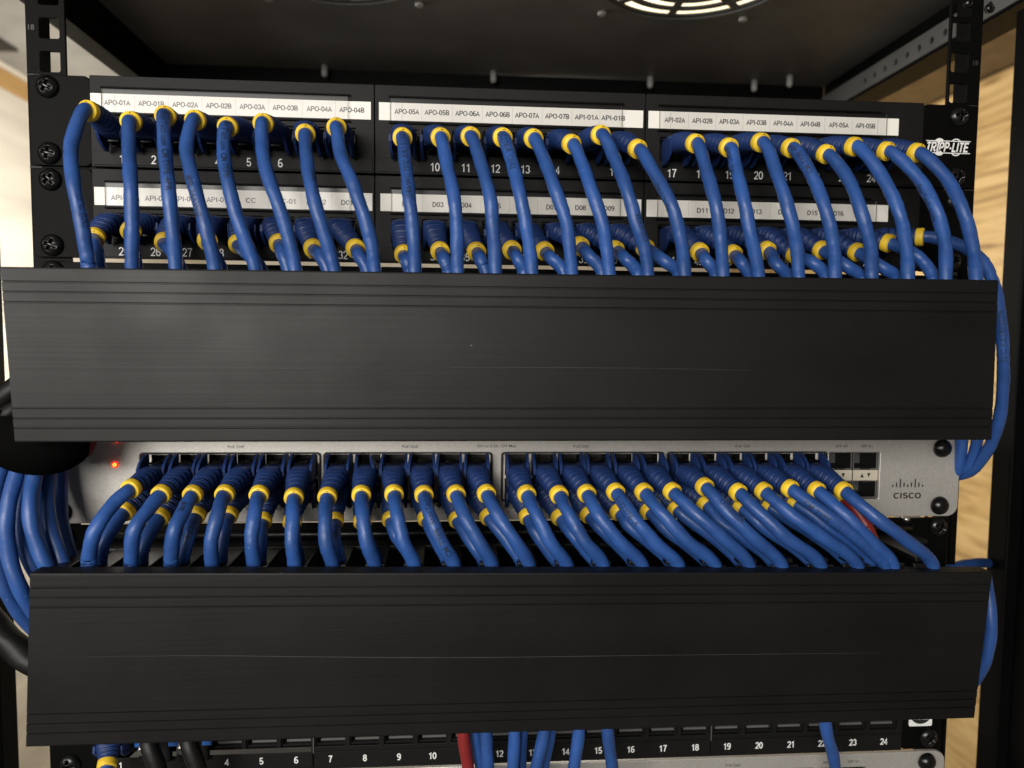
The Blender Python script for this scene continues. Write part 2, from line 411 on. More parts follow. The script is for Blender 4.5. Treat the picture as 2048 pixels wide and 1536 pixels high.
# --- screws
def screw_mesh(r, h, cross=True, name='screw'):
    mb = MB(); n = 56; rings = [0, .06, .12, .18, .24, .30, .36, .42, .48, .53, .58, .66, .74, .82, .9, .96, 1.0]
    V = []
    for q in rings:
        for k in range(n):
            t = 2 * math.pi * k / n; x, z = r * q * math.cos(t), r * q * math.sin(t)
            y = -h * math.sqrt(max(0, 1 - (q * 0.985) ** 2))
            if cross and q < 0.55:
                w = r * 0.15
                e_ = max(w - min(abs(x), abs(z)), 0) / w
                y += h * 0.85 * min(1, e_ * 2.2) * (1 - .5 * q)
            V.append((x, y, z))
    F = []
    for i in range(len(rings) - 1):
        for k in range(n):
            q = (k + 1) % n; F.append((i * n + k, (i + 1) * n + k, (i + 1) * n + q, i * n + q))
    mb.add(V, F, 0, True)
    mb.add([(r * math.cos(2 * math.pi * k / n), y, r * math.sin(2 * math.pi * k / n)) for y in (-.01, .8) for k in range(n)],
           [(k, n + k, n + (k + 1) % n, (k + 1) % n) for k in range(n)], 0, True)
    return mb.mesh(name, ['screw'])
SCREW = screw_mesh(5.4, 3.4)
SCREW_ROUND = screw_mesh(5.1, 4.6, cross=False)
SCREW_SMALL = screw_mesh(2.6, 2.0)
def screw(parent, x, y, z, me=None, rot=0.0):
    return link('screw', me or SCREW, parent, (x, y, z), (0, rot if rot else random.uniform(0, 6.28), 0))

# ----------------------------------------------------------------------------- the place around the rack
def structure(name, me, label, cat=None):
    o = link(name, me); o['kind'] = 'structure'; o['label'] = label
    return o
def slab(name, x0, x1, y0, y1, z0, z1, m):
    return MB().box(x0, x1, y0, y1, z0, z1).mesh(name, [m])
structure('ceiling', slab('ceiling', -1600, 420, -300, 3200, 478, 498, 'ceiling'), 'grey textured plaster ceiling seen past the left rail')
structure('shaded_ceiling', slab('shaded_ceiling', 422, 1500, -300, 3200, 478, 498, 'shaded_ceiling'), 'right part of the ceiling, coloured brown for shade and plywood bounce')
structure('plywood_wall', slab('plywood_wall', 1205, 1230, -200, 3200, -1600, 474, 'ply'), 'pale plywood wall to the right of the rack')
structure('left_wall', slab('left_wall', -1100, -1072, -200, 3200, -1600, 419, 'wall'), 'cream painted wall to the left of the rack')
structure('back_wall', slab('back_wall', -1600, 1500, 3000, 3030, -1600, 474, 'wall'), 'cream wall far behind the open rack')
o = MB().box(-1100, -1068, -200, 2980, 420, 464, 0, 2).build('timber_board', 'timber')
tag(o, 'orange timber board along the top of the cream left wall', 'board')
o = MB().box(-1100, -1063, -200, 2985, 465, 476.5, 0, 2).build('ceiling_trim', 'trim')
tag(o, 'cream trim strip between the timber board and the grey ceiling', 'trim')
o = MB().box(-1058, -985, 300, 1400, 471, 477, 0, 1).build('cable_tray', 'dark')
tag(o, 'dark flat tray under the grey ceiling at the left edge', 'tray')

t = tag(empty('ceiling_light', (100, 1100, 477)), 'lit ceiling lamp shining through the fan slots of the cabinet top', 'lamp')
MB().box(-560, 760, 930, 1270, 462, 476, 0, 2).build('housing', 'lampframe', t)
MB().box(-540, 740, 950, 1250, 457, 461.5).build('diffuser', 'lamp', t)

# ----------------------------------------------------------------------------- the cabinet
cab = tag(empty('rack_cabinet', (10, 100, -420)), 'open black steel rack cabinet with fan slots in its top panel', 'rack')
# top panel with two slotted fan openings
def fan_slots(cx_, cy_):
    L_ = []
    for r0, r1 in ((51, 59), (38, 46), (25, 33), (12, 20)):
        for k in range(8):
            a0 = math.radians(45 * k) + 2.6 / r1; a1 = math.radians(45 * (k + 1)) - 2.6 / r1
            b0 = math.radians(45 * k) + 2.6 / r0; b1 = math.radians(45 * (k + 1)) - 2.6 / r0
            n = 6
            L_.append([(cx_ + r1 * math.cos(a0 + (a1 - a0) * j / n), cy_ + r1 * math.sin(a0 + (a1 - a0) * j / n)) for j in range(n + 1)] +
                      [(cx_ + r0 * math.cos(b1 + (b0 - b1) * j / n), cy_ + r0 * math.sin(b1 + (b0 - b1) * j / n)) for j in range(n + 1)])
    return L_
FANS = ((122, 108), (-112, 106))
loops = [rrect(-289, 309, -60, 312)]
for fx, fy in FANS: loops.append(circle(fx, fy, 62, 48))
top = plate('top_panel', loops, 106, 107.6, ['topsteel'], cab, axis='z')
for fx, fy in FANS:
    g = plate('fan_grille', [circle(fx, fy, 68, 48)] + fan_slots(fx, fy), 107.8, 109.2, ['topsteel'], top, axis='z')
    for sx in (-1, 1):
        for sy in (-1, 1):
            mb = MB(); mb.tube([(0, 0, -2.4), (0, 0, -1.6), (0, 0, 0)], lambda i: (2.2, 3.2, 3.2)[i], 14)
            mb.build('fan_screw', 'bolt', top, (fx + sx * 52, fy + sy * 54, 106))
MB().box(-287, 306, 306, 309, 30, 105.8).build('rear_beam', 'cabinet', cab)
for bx in (-148, -1, 140, 236, 262):
    by = 296 if bx != 262 else 280
    mb = MB(); mb.tube([(0, 0, 0), (0, 0, -6), (0, 0, -8.5), (0, 0, -10)], lambda i: (2.7, 2.7, 2.5, 1.0)[i], 12)
    mb.build('rear_bolt', 'bolt', cab, (bx, by, 105.8))
# side rails: right one perforated
hl = [circle(124.9 + 15 * k, 87, 2.5, 12) for k in range(-8, 8)]
me = plate_mesh('side_rail', [rrect(-50, 305, 80, 95.5)] + hl, -0.8, 0.8, ['siderail'])
for v in me.vertices: v.co = (0.305 + v.co.y, v.co.x, v.co.z)
sr = link('side_rail', me, cab)
mb = MB(); mb.box(306.4, 308.6, -50, 306, 95.6, 105.9, 0); mb.box(305.9, 330, -50, 305, 78.0, 79.8, 0); mb.box(308, 330, -50, 305, 80.5, 95, 0)
mb.build('side_flange', 'cabinet', cab)
mb = MB(); mb.box(-287, -285, -60, 306, 75.4, 105.9); mb.box(-300, -287.2, -60, 305, 75.4, 77.2)
mb.build('side_rail', 'cabinet', cab)
# corner posts
for x0, x1, yb in ((305, 350, 57), (-335, -285, 49)):
    mb = MB(); mb.box(x0, x1, yb - 17, yb, -620, 74, 0, 1.2)
    mb.box(x0 + 8 if x0 > 0 else x0, x1 if x0 > 0 else x1 - 8, yb - 60, yb - 17.5, -620, 74, 0, 1.2)
    mb.build('corner_post', 'cabinet', cab)
# mounting rails with square holes, outer flange behind
def rail(x0, x1, hx, flange_x, numside):
    holes = []
    U0 = 88.9
    z = U0
    while z > -445:
        for d in (6.35, 22.225, 38.1): holes.append(rrect(hx - 4.75, hx + 4.75, z - d - 4.9, z - d + 4.9, 1.0, 3))
        z -= 44.45
    r = plate('mounting_rail', [rrect(x0, x1, -460, 104)] + holes, 0.2, 2.0, ['cabinet'], cab, 0.2)
    s = 1 if flange_x > 0 else -1
    MB().box(min(flange_x, flange_x - 1.8 * s), max(flange_x, flange_x - 1.8 * s), 2.2, 20, -460, 104, 0, 0.3).build('rail_flange', 'cabinet', r)
    label_text('rail_number', '18', numside, 0.0, 22.4, 2.6, 'railprint', r)
    for zz in (0, -44.45):
        MB().box(numside - 3, numside + 3, 0.02, 0.15, zz - 0.15, zz + 0.15).build('unit_mark', 'railprint', r)
    return r
rl = rail(-243, -224.6, -232.0, -243, -240.2)
rr = rail(226.8, 244.8, 232.9, 244.8, 241.6)
screw(cab, 236, 0.1, 53, SCREW_SMALL); screw(cab, -237, 0.1, 45, SCREW_SMALL); screw(cab, 250, 3, 52, SCREW_SMALL)

# ----------------------------------------------------------------------------- sockets shared by the panels
def socket_mesh(name, w, h, depth, rim, mats, yf=0.0):
    """open box: rim frame at the front, dark inside; contacts at the back"""
    mb = MB(); a, b2 = w / 2, h / 2; A, B2 = a + rim, b2 + rim
    o = [(-A, yf, -B2), (A, yf, -B2), (A, yf, B2), (-A, yf, B2)]; i = [(-a, yf, -b2), (a, yf, -b2), (a, yf, b2), (-a, yf, b2)]
    d = [(-a, yf + depth, -b2), (a, yf + depth, -b2), (a, yf + depth, b2), (-a, yf + depth, b2)]
    mb.add(o + i, [(k, (k + 1) % 4, 4 + (k + 1) % 4, 4 + k) for k in range(4)], 0)
    mb.add(i + d, [(k, (k + 1) % 4, 4 + (k + 1) % 4, 4 + k) for k in range(4)] + [(4, 5, 6, 7)], 1)
    return mb.mesh(name, mats)

# ----------------------------------------------------------------------------- 48-port patch panel
LAB1 = [['APO-01A', 'APO-01B', 'APO-02A', 'APO-02B', 'APO-03A', 'APO-03B', 'APO-04A', 'APO-04B'],
        ['APO-05A', 'APO-05B', 'APO-06A', 'APO-06B', 'APO-07A', 'APO-07B', 'API-01A', 'API-01B'],
        ['API-02A', 'API-02B', 'API-03A', 'API-03B', 'API-04A', 'API-04B', 'API-05A', 'API-05B']]
LX1 = [[-199.3, -183.2, -167, -151, -134.8, -118.8, -102.2, -86.2], [-58.9, -43.9, -28.5, -13.3, 1.7, 17.1, 32.3, 46.0], [78.2, 92.7, 107, 121.4, 135.8, 150.4, 165.8, 180.3]]
LAB2 = [['API-06A', 'API-06B', 'API-07A', 'API-07B', 'CC', 'MC-01', 'MC-02', 'D01'], ['D02', 'D03', 'D04', 'D05', 'D06', 'D07', 'D08', 'D09'], ['D10', 'D11', 'D12', 'D13', 'D14', 'D15', 'D16', '']]
LX2 = [[-197.3, -181.1, -167.5, -151.5, -136.2, -119, -104.0, -88.9], [-58.5, -43.2, -29, -14, 0.5, 14.9, 29.9, 44.8], [79.3, 93.9, 108.1, 123.0, 137.5, 153.3, 167.5, 0]]
PORT_X = [-198.0 + 15.3 * k for k in range(8)] + [-60.0 + 15.3 * k for k in range(8)] + [77.4 + 15.3 * k for k in range(8)]
pp = tag(empty('patch_bay', (0, 0, -88.9)), 'black two-row patch panel with white printed label strips and numbered ports', 'patch panel')
def ear(x0, x1, cut):
    n = 2.2; r = 3
    return rrect(x0, x1, -88.5, -45.0, r) , rrect(x0, x1, -43.9, -0.5, r)
for x0, x1 in ((-241.3, -212.6), (212.6, 241.3)):
    for lp in ear(x0, x1, 0): plate('ear', [lp], -2.0, 0, ['black'], pp, 0.35)
MB().box(-212.4, 212.4, 8.4, 26, -84, -5).build('jack_board', 'cavity', pp)
for s_ in (-1, 1): MB().box(min(s_ * 207, s_ * 226.5), max(s_ * 207, s_ * 226.5), 0.1, 1.6, -88, -1).build('ear_backing', 'black', pp)
JACK = socket_mesh('port', 11.8, 10.6, 9.5, 1.4, ['blackmod', 'cavity'])
WINX = [(-211.9, -76.8), (-72.8, 61.6), (64.4, 198.5)]
WINX2 = [(-211.3, -76.2), (-72.2, 61.6), (64.4, 194.8)]
MODX = [(-212.4, -75.2), (-74.8, 62.9), (63.3, 212.4)]
for row in range(2):
    ztop = 0.0 - 44.6 * row
    zc = ztop - 28.0
    for g in range(3):
        x0, x1 = MODX[g]
        px = PORT_X[8 * g:8 * g + 8]
        holes = [rrect(x - 6.6, x + 6.6, zc - 6.1, zc + 6.1, 0.5, 2) for x in px]
        zb = -44.0 if row == 0 else -88.6
        md = plate('port_module', [rrect(x0, x1, zb, ztop - 0.3 if row == 0 else -45.0, 0.6, 2)] + holes, -3.0, -0.5, ['blackmod'], pp, 0.25)
        # a step across the module below the ports
        MB().box(x0 + 1, x1 - 1, -3.5, -3.05, ztop - 43.2, ztop - 36.4, 0, 0.15).build('number_ledge', 'blackmod', md)
        for k, x in enumerate(px):
            link('port', JACK, md, (x, -1.2, zc))
            n = 24 * row + 8 * g + k + 1
            label_glyphs('port_number', str(n), x, -3.54, ztop - 41.2 + (0.4 if row == 0 else 0.1) + 0.6, 4.2, 'white', md, th=.125)
        # label strip, its printing and clear window
        w0, w1 = (WINX, WINX2)[row][g]
        zt = (-9.0, -54.0)[row]
        ls = MB().box(w0, w1, -3.45, -3.1, zt - 8.7, zt).build('label_strip', 'paper', pp)
        for xx in (w0 + 11.5, w1 - 11.5):
            MB().box(xx - .12, xx + .12, -3.50, -3.46, zt - 8.4, zt - .3).build('fold_line', 'cellink', ls)
        txt, lx = ((LAB1, LX1), (LAB2, LX2))[row][0][g], ((LAB1, LX1), (LAB2, LX2))[row][1][g]
        for s_, x in zip(txt, lx):
            if s_:
                wd = 12.4 if len(s_) == 7 else (4.9 if len(s_) == 2 else (5.6 if len(s_) == 3 else 9.5))
                if g > 0 and len(s_) == 7: wd = 12.4 if g == 1 else 10.8
                label_glyphs('printed_text', s_, x, -3.48, zt - (4.2, 4.9)[row], 2.45, 'labelink', ls, width=wd, th=.17)
        for q in range(1, 8):
            xx = (lx[q - 1] + lx[q]) / 2 if lx[q] else lx[q - 1] + 8
            MB().box(xx - .08, xx + .08, -3.47, -3.46, zt - 8.2, zt - .6).build('cell_line', 'cellink', ls)
        wn = MB().box(w0 + 5.5, w1 - (11 if g < 2 else 7), -4.9, -3.7, zt - 9.4, zt + 2.2, 0, 0.25).build('clear_window', 'clear', ls)
        MB().box(w0 + 5, w1 - 10, -4.4, -3.06, zt + 2.4, zt + 3.2, 0, 0.2).build('holder_lip', 'black', ls)
        MB().box(w0 + 5, w1 - 10, -4.4, -3.06, zt - 10.4, zt - 9.6, 0, 0.2).build('holder_lip', 'black', ls)
for x in (-232.4, 232.4):
    for z in (-6.35, -38.1, -50.8, -82.55): screw(pp, x, -2.0, z)
# white maker's mark on the right ear
lg = MB()
lx0, lx1, lz0, lz1 = 214.9, 239.6, -25.9, -19.2
lg.box(lx0, lx1, -2.12, -2.05, lz1 - .45, lz1); lg.box(lx0, lx1, -2.12, -2.05, lz0, lz0 + .45)
def arc(mb, x, z, r0, r1, a0, a1, n=12):
    V = []
    for j in range(n + 1):
        t = math.radians(a0 + (a1 - a0) * j / n)
        V += [(x + r0 * math.cos(t), -2.1, z + r0 * math.sin(t)), (x + r1 * math.cos(t), -2.1, z + r1 * math.sin(t))]
    mb.add(V, [(2 * j, 2 * j + 1, 2 * j + 3, 2 * j + 2) for j in range(n)])
for x, r0 in ((222.3, 0.05), (231.6, 2.5)):
    for dz, a0 in ((lz1 - 1.9, 37), (lz0 + 1.9, 217)):
        arc(lg, x, dz, r0, 3.1, a0, a0 + 106)
emblem = lg.build('maker_mark', 'white', pp)
label_glyphs('maker_name', 'TRIPP-LITE', 227.2, -2.1, -22.55, 4.9, 'white', emblem, width=23.4, th=.2, shear=0.22, gap=.05)

# ----------------------------------------------------------------------------- silver switches
SW_X = [-182.3 + 14.3 * k for k in range(6)] + [-92.6 + 14.0 * k for k in range(6)] + [-1.8 + 14.0 * k for k in range(6)] + [85.4 + 14.05 * k for k in range(6)]
RJ = socket_mesh('port', 11.9, 11.2, 12, 0.75, ['shield', 'cavity'])
SFPM = socket_mesh('fibre_port', 12.6, 8.6, 18, 0.55, ['siderail', 'cavity'])
def build_switch(dz, label, led):
    sw = tag(empty('network_switch', (0, 0, -222 + dz)), label, 'switch')
    blocks = [(-193.2, -102.8), (-101.4, -14.4), (-9.7, 77.2), (78.6, 167.4)]
    holes = [rrect(x0, x1, -212.4 + dz, -186.0 + dz, 1.8, 4) for x0, x1 in blocks] + [rrect(168.2, 196.8, -212.2 + dz, -186.4 + dz, .4, 2)]
    plate('front_plate', [rrect(-241.3, 242.6, -222.0 + dz, -178.4 + dz, 6.0, 6)] + holes, -2.6, -0.2, ['silver'], sw, 0.4)
    mb = MB(); mb.box(-219, 219, 17, 240, -221 + dz, -179.4 + dz); mb.build('chassis', 'swbody', sw)
    for bi, (x0, x1) in enumerate(blocks):
        bk = plate('port_block', [rrect(x0 - 1, x1 + 1, -213.4 + dz, -185 + dz)] + [rrect(SW_X[6 * bi + k] - 6.0, SW_X[6 * bi + k] + 6.0, zc - 5.65 + dz, zc + 5.65 + dz) for k in range(6) for zc in (-192.9, -205.7)], 0.1, 0.9, ['shield'], sw)
        plate('block_bezel', [rrect(x0 + .05, x1 - .05, -212.35 + dz, -186.05 + dz, 1.8, 4), rrect(x0 + .85, x1 - .85, -211.6 + dz, -186.8 + dz, 1.2, 4)], -2.3, 0.0, ['cavity'], bk)
        for k in range(6):
            x = SW_X[6 * bi + k]
            for zc in (-192.9, -205.7):
                link('port', RJ, bk, (x, -0.1, zc + dz))
    cg = plate('fibre_cage', [rrect(168.0, 197, -212.4 + dz, -186 + dz)] + [rrect(x - 6.4, x + 6.4, zc - 4.4 + dz, zc + 4.4 + dz) for x in (175.2, 189.7) for zc in (-191.3, -207.1)], 0.1, 0.8, ['cavity'], sw)
    for x in (175.2, 189.7):
        for zc in (-191.3, -207.1): link('fibre_port', SFPM, cg, (x, -0.4, zc + dz))
        MB().box(x - 6.9, x + 6.9, -1.2, -0.5, -202.2 + dz, -196.4 + dz, 0, 0.1).build('cage_strip', 'sfp', cg)
        MB().box(x - 2.6, x + 2.6, -1.3, -0.45, -196.3 + dz, -195.3 + dz).build('latch_tab', 'cavity', cg)
        MB().box(x - 2.6, x + 2.6, -1.3, -0.45, -203.3 + dz, -202.3 + dz).build('latch_tab', 'cavity', cg)
        for s_, dx in ((1, -1.9), (-1, 1.9)):
            MB().add([(x + dx - 1, -1.25, -199.3 - s_ * 1.2 + dz), (x + dx + 1, -1.25, -199.3 - s_ * 1.2 + dz), (x + dx, -1.25, -199.3 + s_ * 1.2 + dz)], [(0, 1, 2)]).build('arrow', 'cavity', cg)
    for s_, x in (('PoE GbE', -145.4), ('PoE GbE', -57.3), ('PoE GbE', 32.4), ('PoE GbE', 120.0)):
        label_text('print', s_, x, -2.65, -182.8 + dz, 1.55, 'greyprint', sw, width=8.2, bold=0.004)
    label_text('print', '50V at 0.3A. 57V Max', -12.2, -2.65, -182.6 + dz, 1.5, 'greyprint', sw, width=20.6, bold=0.004)
    label_text('print', 'SFP 49', 174.8, -2.65, -183.0 + dz, 1.5, 'greyprint', sw, width=6.6, bold=0.004)
    label_text('print', 'SFP 51', 188.9, -2.65, -183.0 + dz, 1.5, 'greyprint', sw, width=6.4, bold=0.004)
    for k, x in enumerate(SW_X):
        label_text('port_number', '%d\u25b2%d\u25bc' % (2 * k + 1, 2 * k + 2) if False else '%d  %d' % (2 * k + 1, 2 * k + 2), x, -2.65, -215.2 + dz, 1.5, 'greyprint', sw, bold=0.004)
        for s_, dx in ((1, -0.4), (-1, 3.6)):
            MB().add([(x + dx - .55, -2.66, -215.2 - s_ * .6 + dz), (x + dx + .55, -2.66, -215.2 - s_ * .6 + dz), (x + dx, -2.66, -215.2 + s_ * .6 + dz)], [(0, 1, 2)]).build('arrow', 'greyprint', sw)
    for k, h in enumerate((1.5, 2.6, 4.9, 2.6, 1.5, 2.6, 4.9, 2.6, 1.5)):
        x = 204.7 + k * 2.13
        zc = -204.4 + (0.9 if h > 4 else 0)
        plate('logo_bar', [rrect(x - .36, x + .36, zc - h / 2 + dz - (0.6 if h < 2 else 0), zc + h / 2 + dz - (0.6 if h < 2 else 0), .34, 3)], -2.66, -2.61, ['cavity'], sw)
    label_glyphs('maker_name', 'CISCO', 213.2, -2.66, -210.4 + dz, 3.1, 'cavity', sw, width=15.8, th=.2, gap=.1)
    for x in (-231.6, 231.6):
        for z in (-184.15, -215.9): screw(sw, x, -2.6, z + dz, SCREW_ROUND)
    if led:
        for x, z, r in ((-205.3, -191.9, 1.0), (-204.0, -179.5, 0.6)):
            mb = MB(); mb.tube([(0, 0, 0), (0, -.5, 0), (0, -.8, 0)], lambda i: (r, r, r * .6)[i], 16); sl = mb.build('status_light', 'led', sw, (x, -2.72, z + dz)); plate('glow_ring', [circle(x, z + dz, r * 1.75, 20)], -2.7, -2.62, ['ledglow'], sl)  # emissive disc added round each light for its red glow
    MB().box(211, 222.5, -1.5, 4, -224.3 + dz, -222.4 + dz, 0, .3).build('mount_bracket', 'pin', sw)
    mb = MB(); mb.tube([(0, 0, 0), (0, 0, -1.4), (0, 0, -2.6)], lambda i: (1.9, 1.9, 1.0)[i], 12); mb.build('bracket_bolt', 'pin', sw, (213.6, -2, -222.6 + dz))
    return sw
build_switch(0, 'silver network switch full of blue cables, lit red status light', True)
build_switch(-177.9, 'silver network switch at the bottom edge, only its top strip showing', False)

# ----------------------------------------------------------------------------- lower 24-port patch panel
lp = tag(empty('patch_bay', (0, 0, -355)), 'black single-row patch panel under the lower cover, mostly empty ports', 'patch panel')
for x0, x1 in ((-237.2, -212.0), (216.6, 239.4)):
    plate('ear', [rrect(x0, x1, -355.2, -311.4, 2.5)], -2.0, 0, ['black'], lp, 0.35)
KS = socket_mesh('port', 14.6, 15.0, 11, 0.9, ['blackmod', 'cavity'])
BX = [-206.2 + 17.9 * k for k in range(24)]
LEDGE = MB().box(-5.6, 7.0, 2.0, 6.0, -7.2, -6.0).mesh('port_ledge', ['siderail'])
for g in range(4):
    xs = BX[6 * g:6 * g + 6]
    x0, x1 = xs[0] - 8.8, xs[-1] + 8.8
    if g == 0: x0 = -211.8
    if g == 3: x1 = 216.4
    md = plate('port_module', [rrect(x0, x1, -355.0, -311.6, .4, 2)] + [rrect(x - 7.9, x + 7.9, -342.6, -325.6, .4, 2) for x in xs], -3.0, -0.6, ['blackmod'], lp, 0.25)
    MB().box(x0 + .5, x1 - .5, -3.6, -3.05, -353.6, -345.2, 0, .15).build('number_ledge', 'blackmod', md)
    for k, x in enumerate(xs):
        link('port', KS, md, (x, -1.4, -334.1)); link('port_ledge', LEDGE, md, (x, -1.4, -334.1))
        label_glyphs('port_number', str(6 * g + k + 1), x, -3.65, -349.2, 3.6, 'white', md, th=.17)
    if g in (0, 2):
        MB().box(x1 - .1, x1 + .3, -3.4, -2.0, -346, -318).build('seam', 'siderail', md)
for x in (-231.9, 232.8):
    for z in (-317.5, -348.3): screw(lp, x, -2.0, z)
st = plate('maker_plate', [rrect(220.6, 234.0, -341.6, -329.6, .8, 3)], -2.5, -2.05, ['white'], lp)
ov = plate('oval', [[(227.3 + 5.6 * math.cos(2 * math.pi * k / 32), -335.9 + 4.4 * math.sin(2 * math.pi * k / 32)) for k in range(32)]], -2.62, -2.52, ['cavity'], st)
label_glyphs('maker_name', 'HUBBELL', 227.3, -2.66, -336.6, 2.2, 'white', st, width=9.2, th=.2)

# ----------------------------------------------------------------------------- cable managers with covers
def lerp(p, q, t): return Vector(p) + (Vector(q) - Vector(p)) * t
def cover_mesh(TL, TR, BR, BL, grooves):
    H = (Vector(TL) - Vector(BL)).length
    prof = [(9, 0), (.7, 0), (.2, .2), (0, .7)]
    for g_ in grooves:
        prof += [(0, g_ - .5), (.45, g_ - .2), (.45, g_ + .15), (0, g_ + .35)]
    prof += [(0, H / 2)]
    for g_ in reversed(grooves):
        prof += [(0, H - g_ - .35), (.45, H - g_ - .15), (.45, H - g_ + .2), (0, H - g_ + .5)]
    prof += [(0, H - .7), (.2, H - .2), (.7, H), (9, H), (9, H - 2), (2, H - 2), (2, 2), (9, 2)]
    mb = MB(); V = []; n = len(prof)
    st_ = [0, 1]
    for s_ in st_:
        for d, h in prof:
            q = lerp(lerp(TL, TR, s_), lerp(BL, BR, s_), h / H); V.append((q.x, q.y + d, q.z))
    mb.add(V, [(k, (k + 1) % n, n + (k + 1) % n, n + k) for k in range(n)])
    mb.add(V[:n], [tuple(range(n))]); mb.add(V[n:], [tuple(reversed(range(n)))])
    return mb.mesh('cover', ['cover'])
FING = MB().box(-4.6, 4.6, -49.5, -19, -1.1, 1.1, 0, .5)
FING.box(-6.6, 6.6, -51.5, -49.7, -9, -1.3, 0, .5)
FING = FING.mesh('finger', ['shelf'])
def manager(zt, zb, label, corners, ztop_plate, tilt):
    mg = tag(empty('cable_manager', (0, 0, zb)), label, 'cable manager')
    plate('back_plate', [rrect(-238, 238, zb + .4, ztop_plate, 2)], -1.8, 0, ['black'], mg, 0.3)
    MB().box(-216, 216, -18.5, -2, zt - 2.2, zt, 0, .6).build('top_shelf', 'shelf', mg)
    mb = MB(); mb.tube(spline([(-216, -3.0, zt + 2.2), (0, -3.0, zt + 2.2), (216, -3.0, zt + 2.2)], 2), 2.0, 10); mb.build('rear_bead', 'shelf', mg)
    for k in range(24): link('finger', FING, mg, (-212 + 17.67 * k, 0, zt - 1.1))
    cv = link('cover', cover_mesh(*corners, (6.2, 10.4, 14.7)), mg)
    for x in (-232.4, 232.4):
        for z in (ztop_plate - 5, zb + 6.6): screw(mg, x, -1.8, z)
    return mg, cv
mg1, cv1 = manager(-99.2, -177.6, 'upper black finger duct and grooved cover between patch panel and silver switch',
                   ((-222.4, -65, -97.9), (213.1, -65, -97.0), (213.9, -65, -170.7), (-219.0, -65, -171.4)), -90.5, 0)
C2 = ((-211.6, -71, -225.8), (223.2, -58, -235.7), (217.9, -58, -308.0), (-215.7, -71, -301.3))
mg2, cv2 = manager(-230.6, -311.0, 'lower black finger duct with scratched grooved cover above the bottom patch panel', C2, -223.0, 0)
def scratch(cv, pts, w, yoff):
    mb = MB(); P = spline(pts, 6); V = []; n = len(P)
    for i, q in enumerate(P):
        ww = w * math.sin(math.pi * (i + .6) / (n + .2)) ** .5 * random.uniform(.6, 1.1)
        V += [(q.x, q.y + yoff, q.z - ww / 2), (q.x, q.y + yoff, q.z + ww / 2)]
    mb.add(V, [(2 * i, 2 * i + 2, 2 * i + 3, 2 * i + 1) for i in range(n - 1)]); mb.build('scratch', 'scratch', cv)
def on2(x, z):
    s_ = (x - C2[0][0]) / (C2[1][0] - C2[0][0])
    q = lerp(C2[0], C2[1], s_); return (x, q.y, z)
scratch(cv2, [on2(-190, -262.6), on2(-144, -263.6), on2(-102, -265.6), on2(-36, -268.4), on2(55, -270.6), on2(167, -273.4)], 0.2, -0.03)
scratch(cv1, [(-36.5, -65, -138.6), (29.7, -65, -138.3), (97.9, -65, -138.9)], 0.09, -0.03)

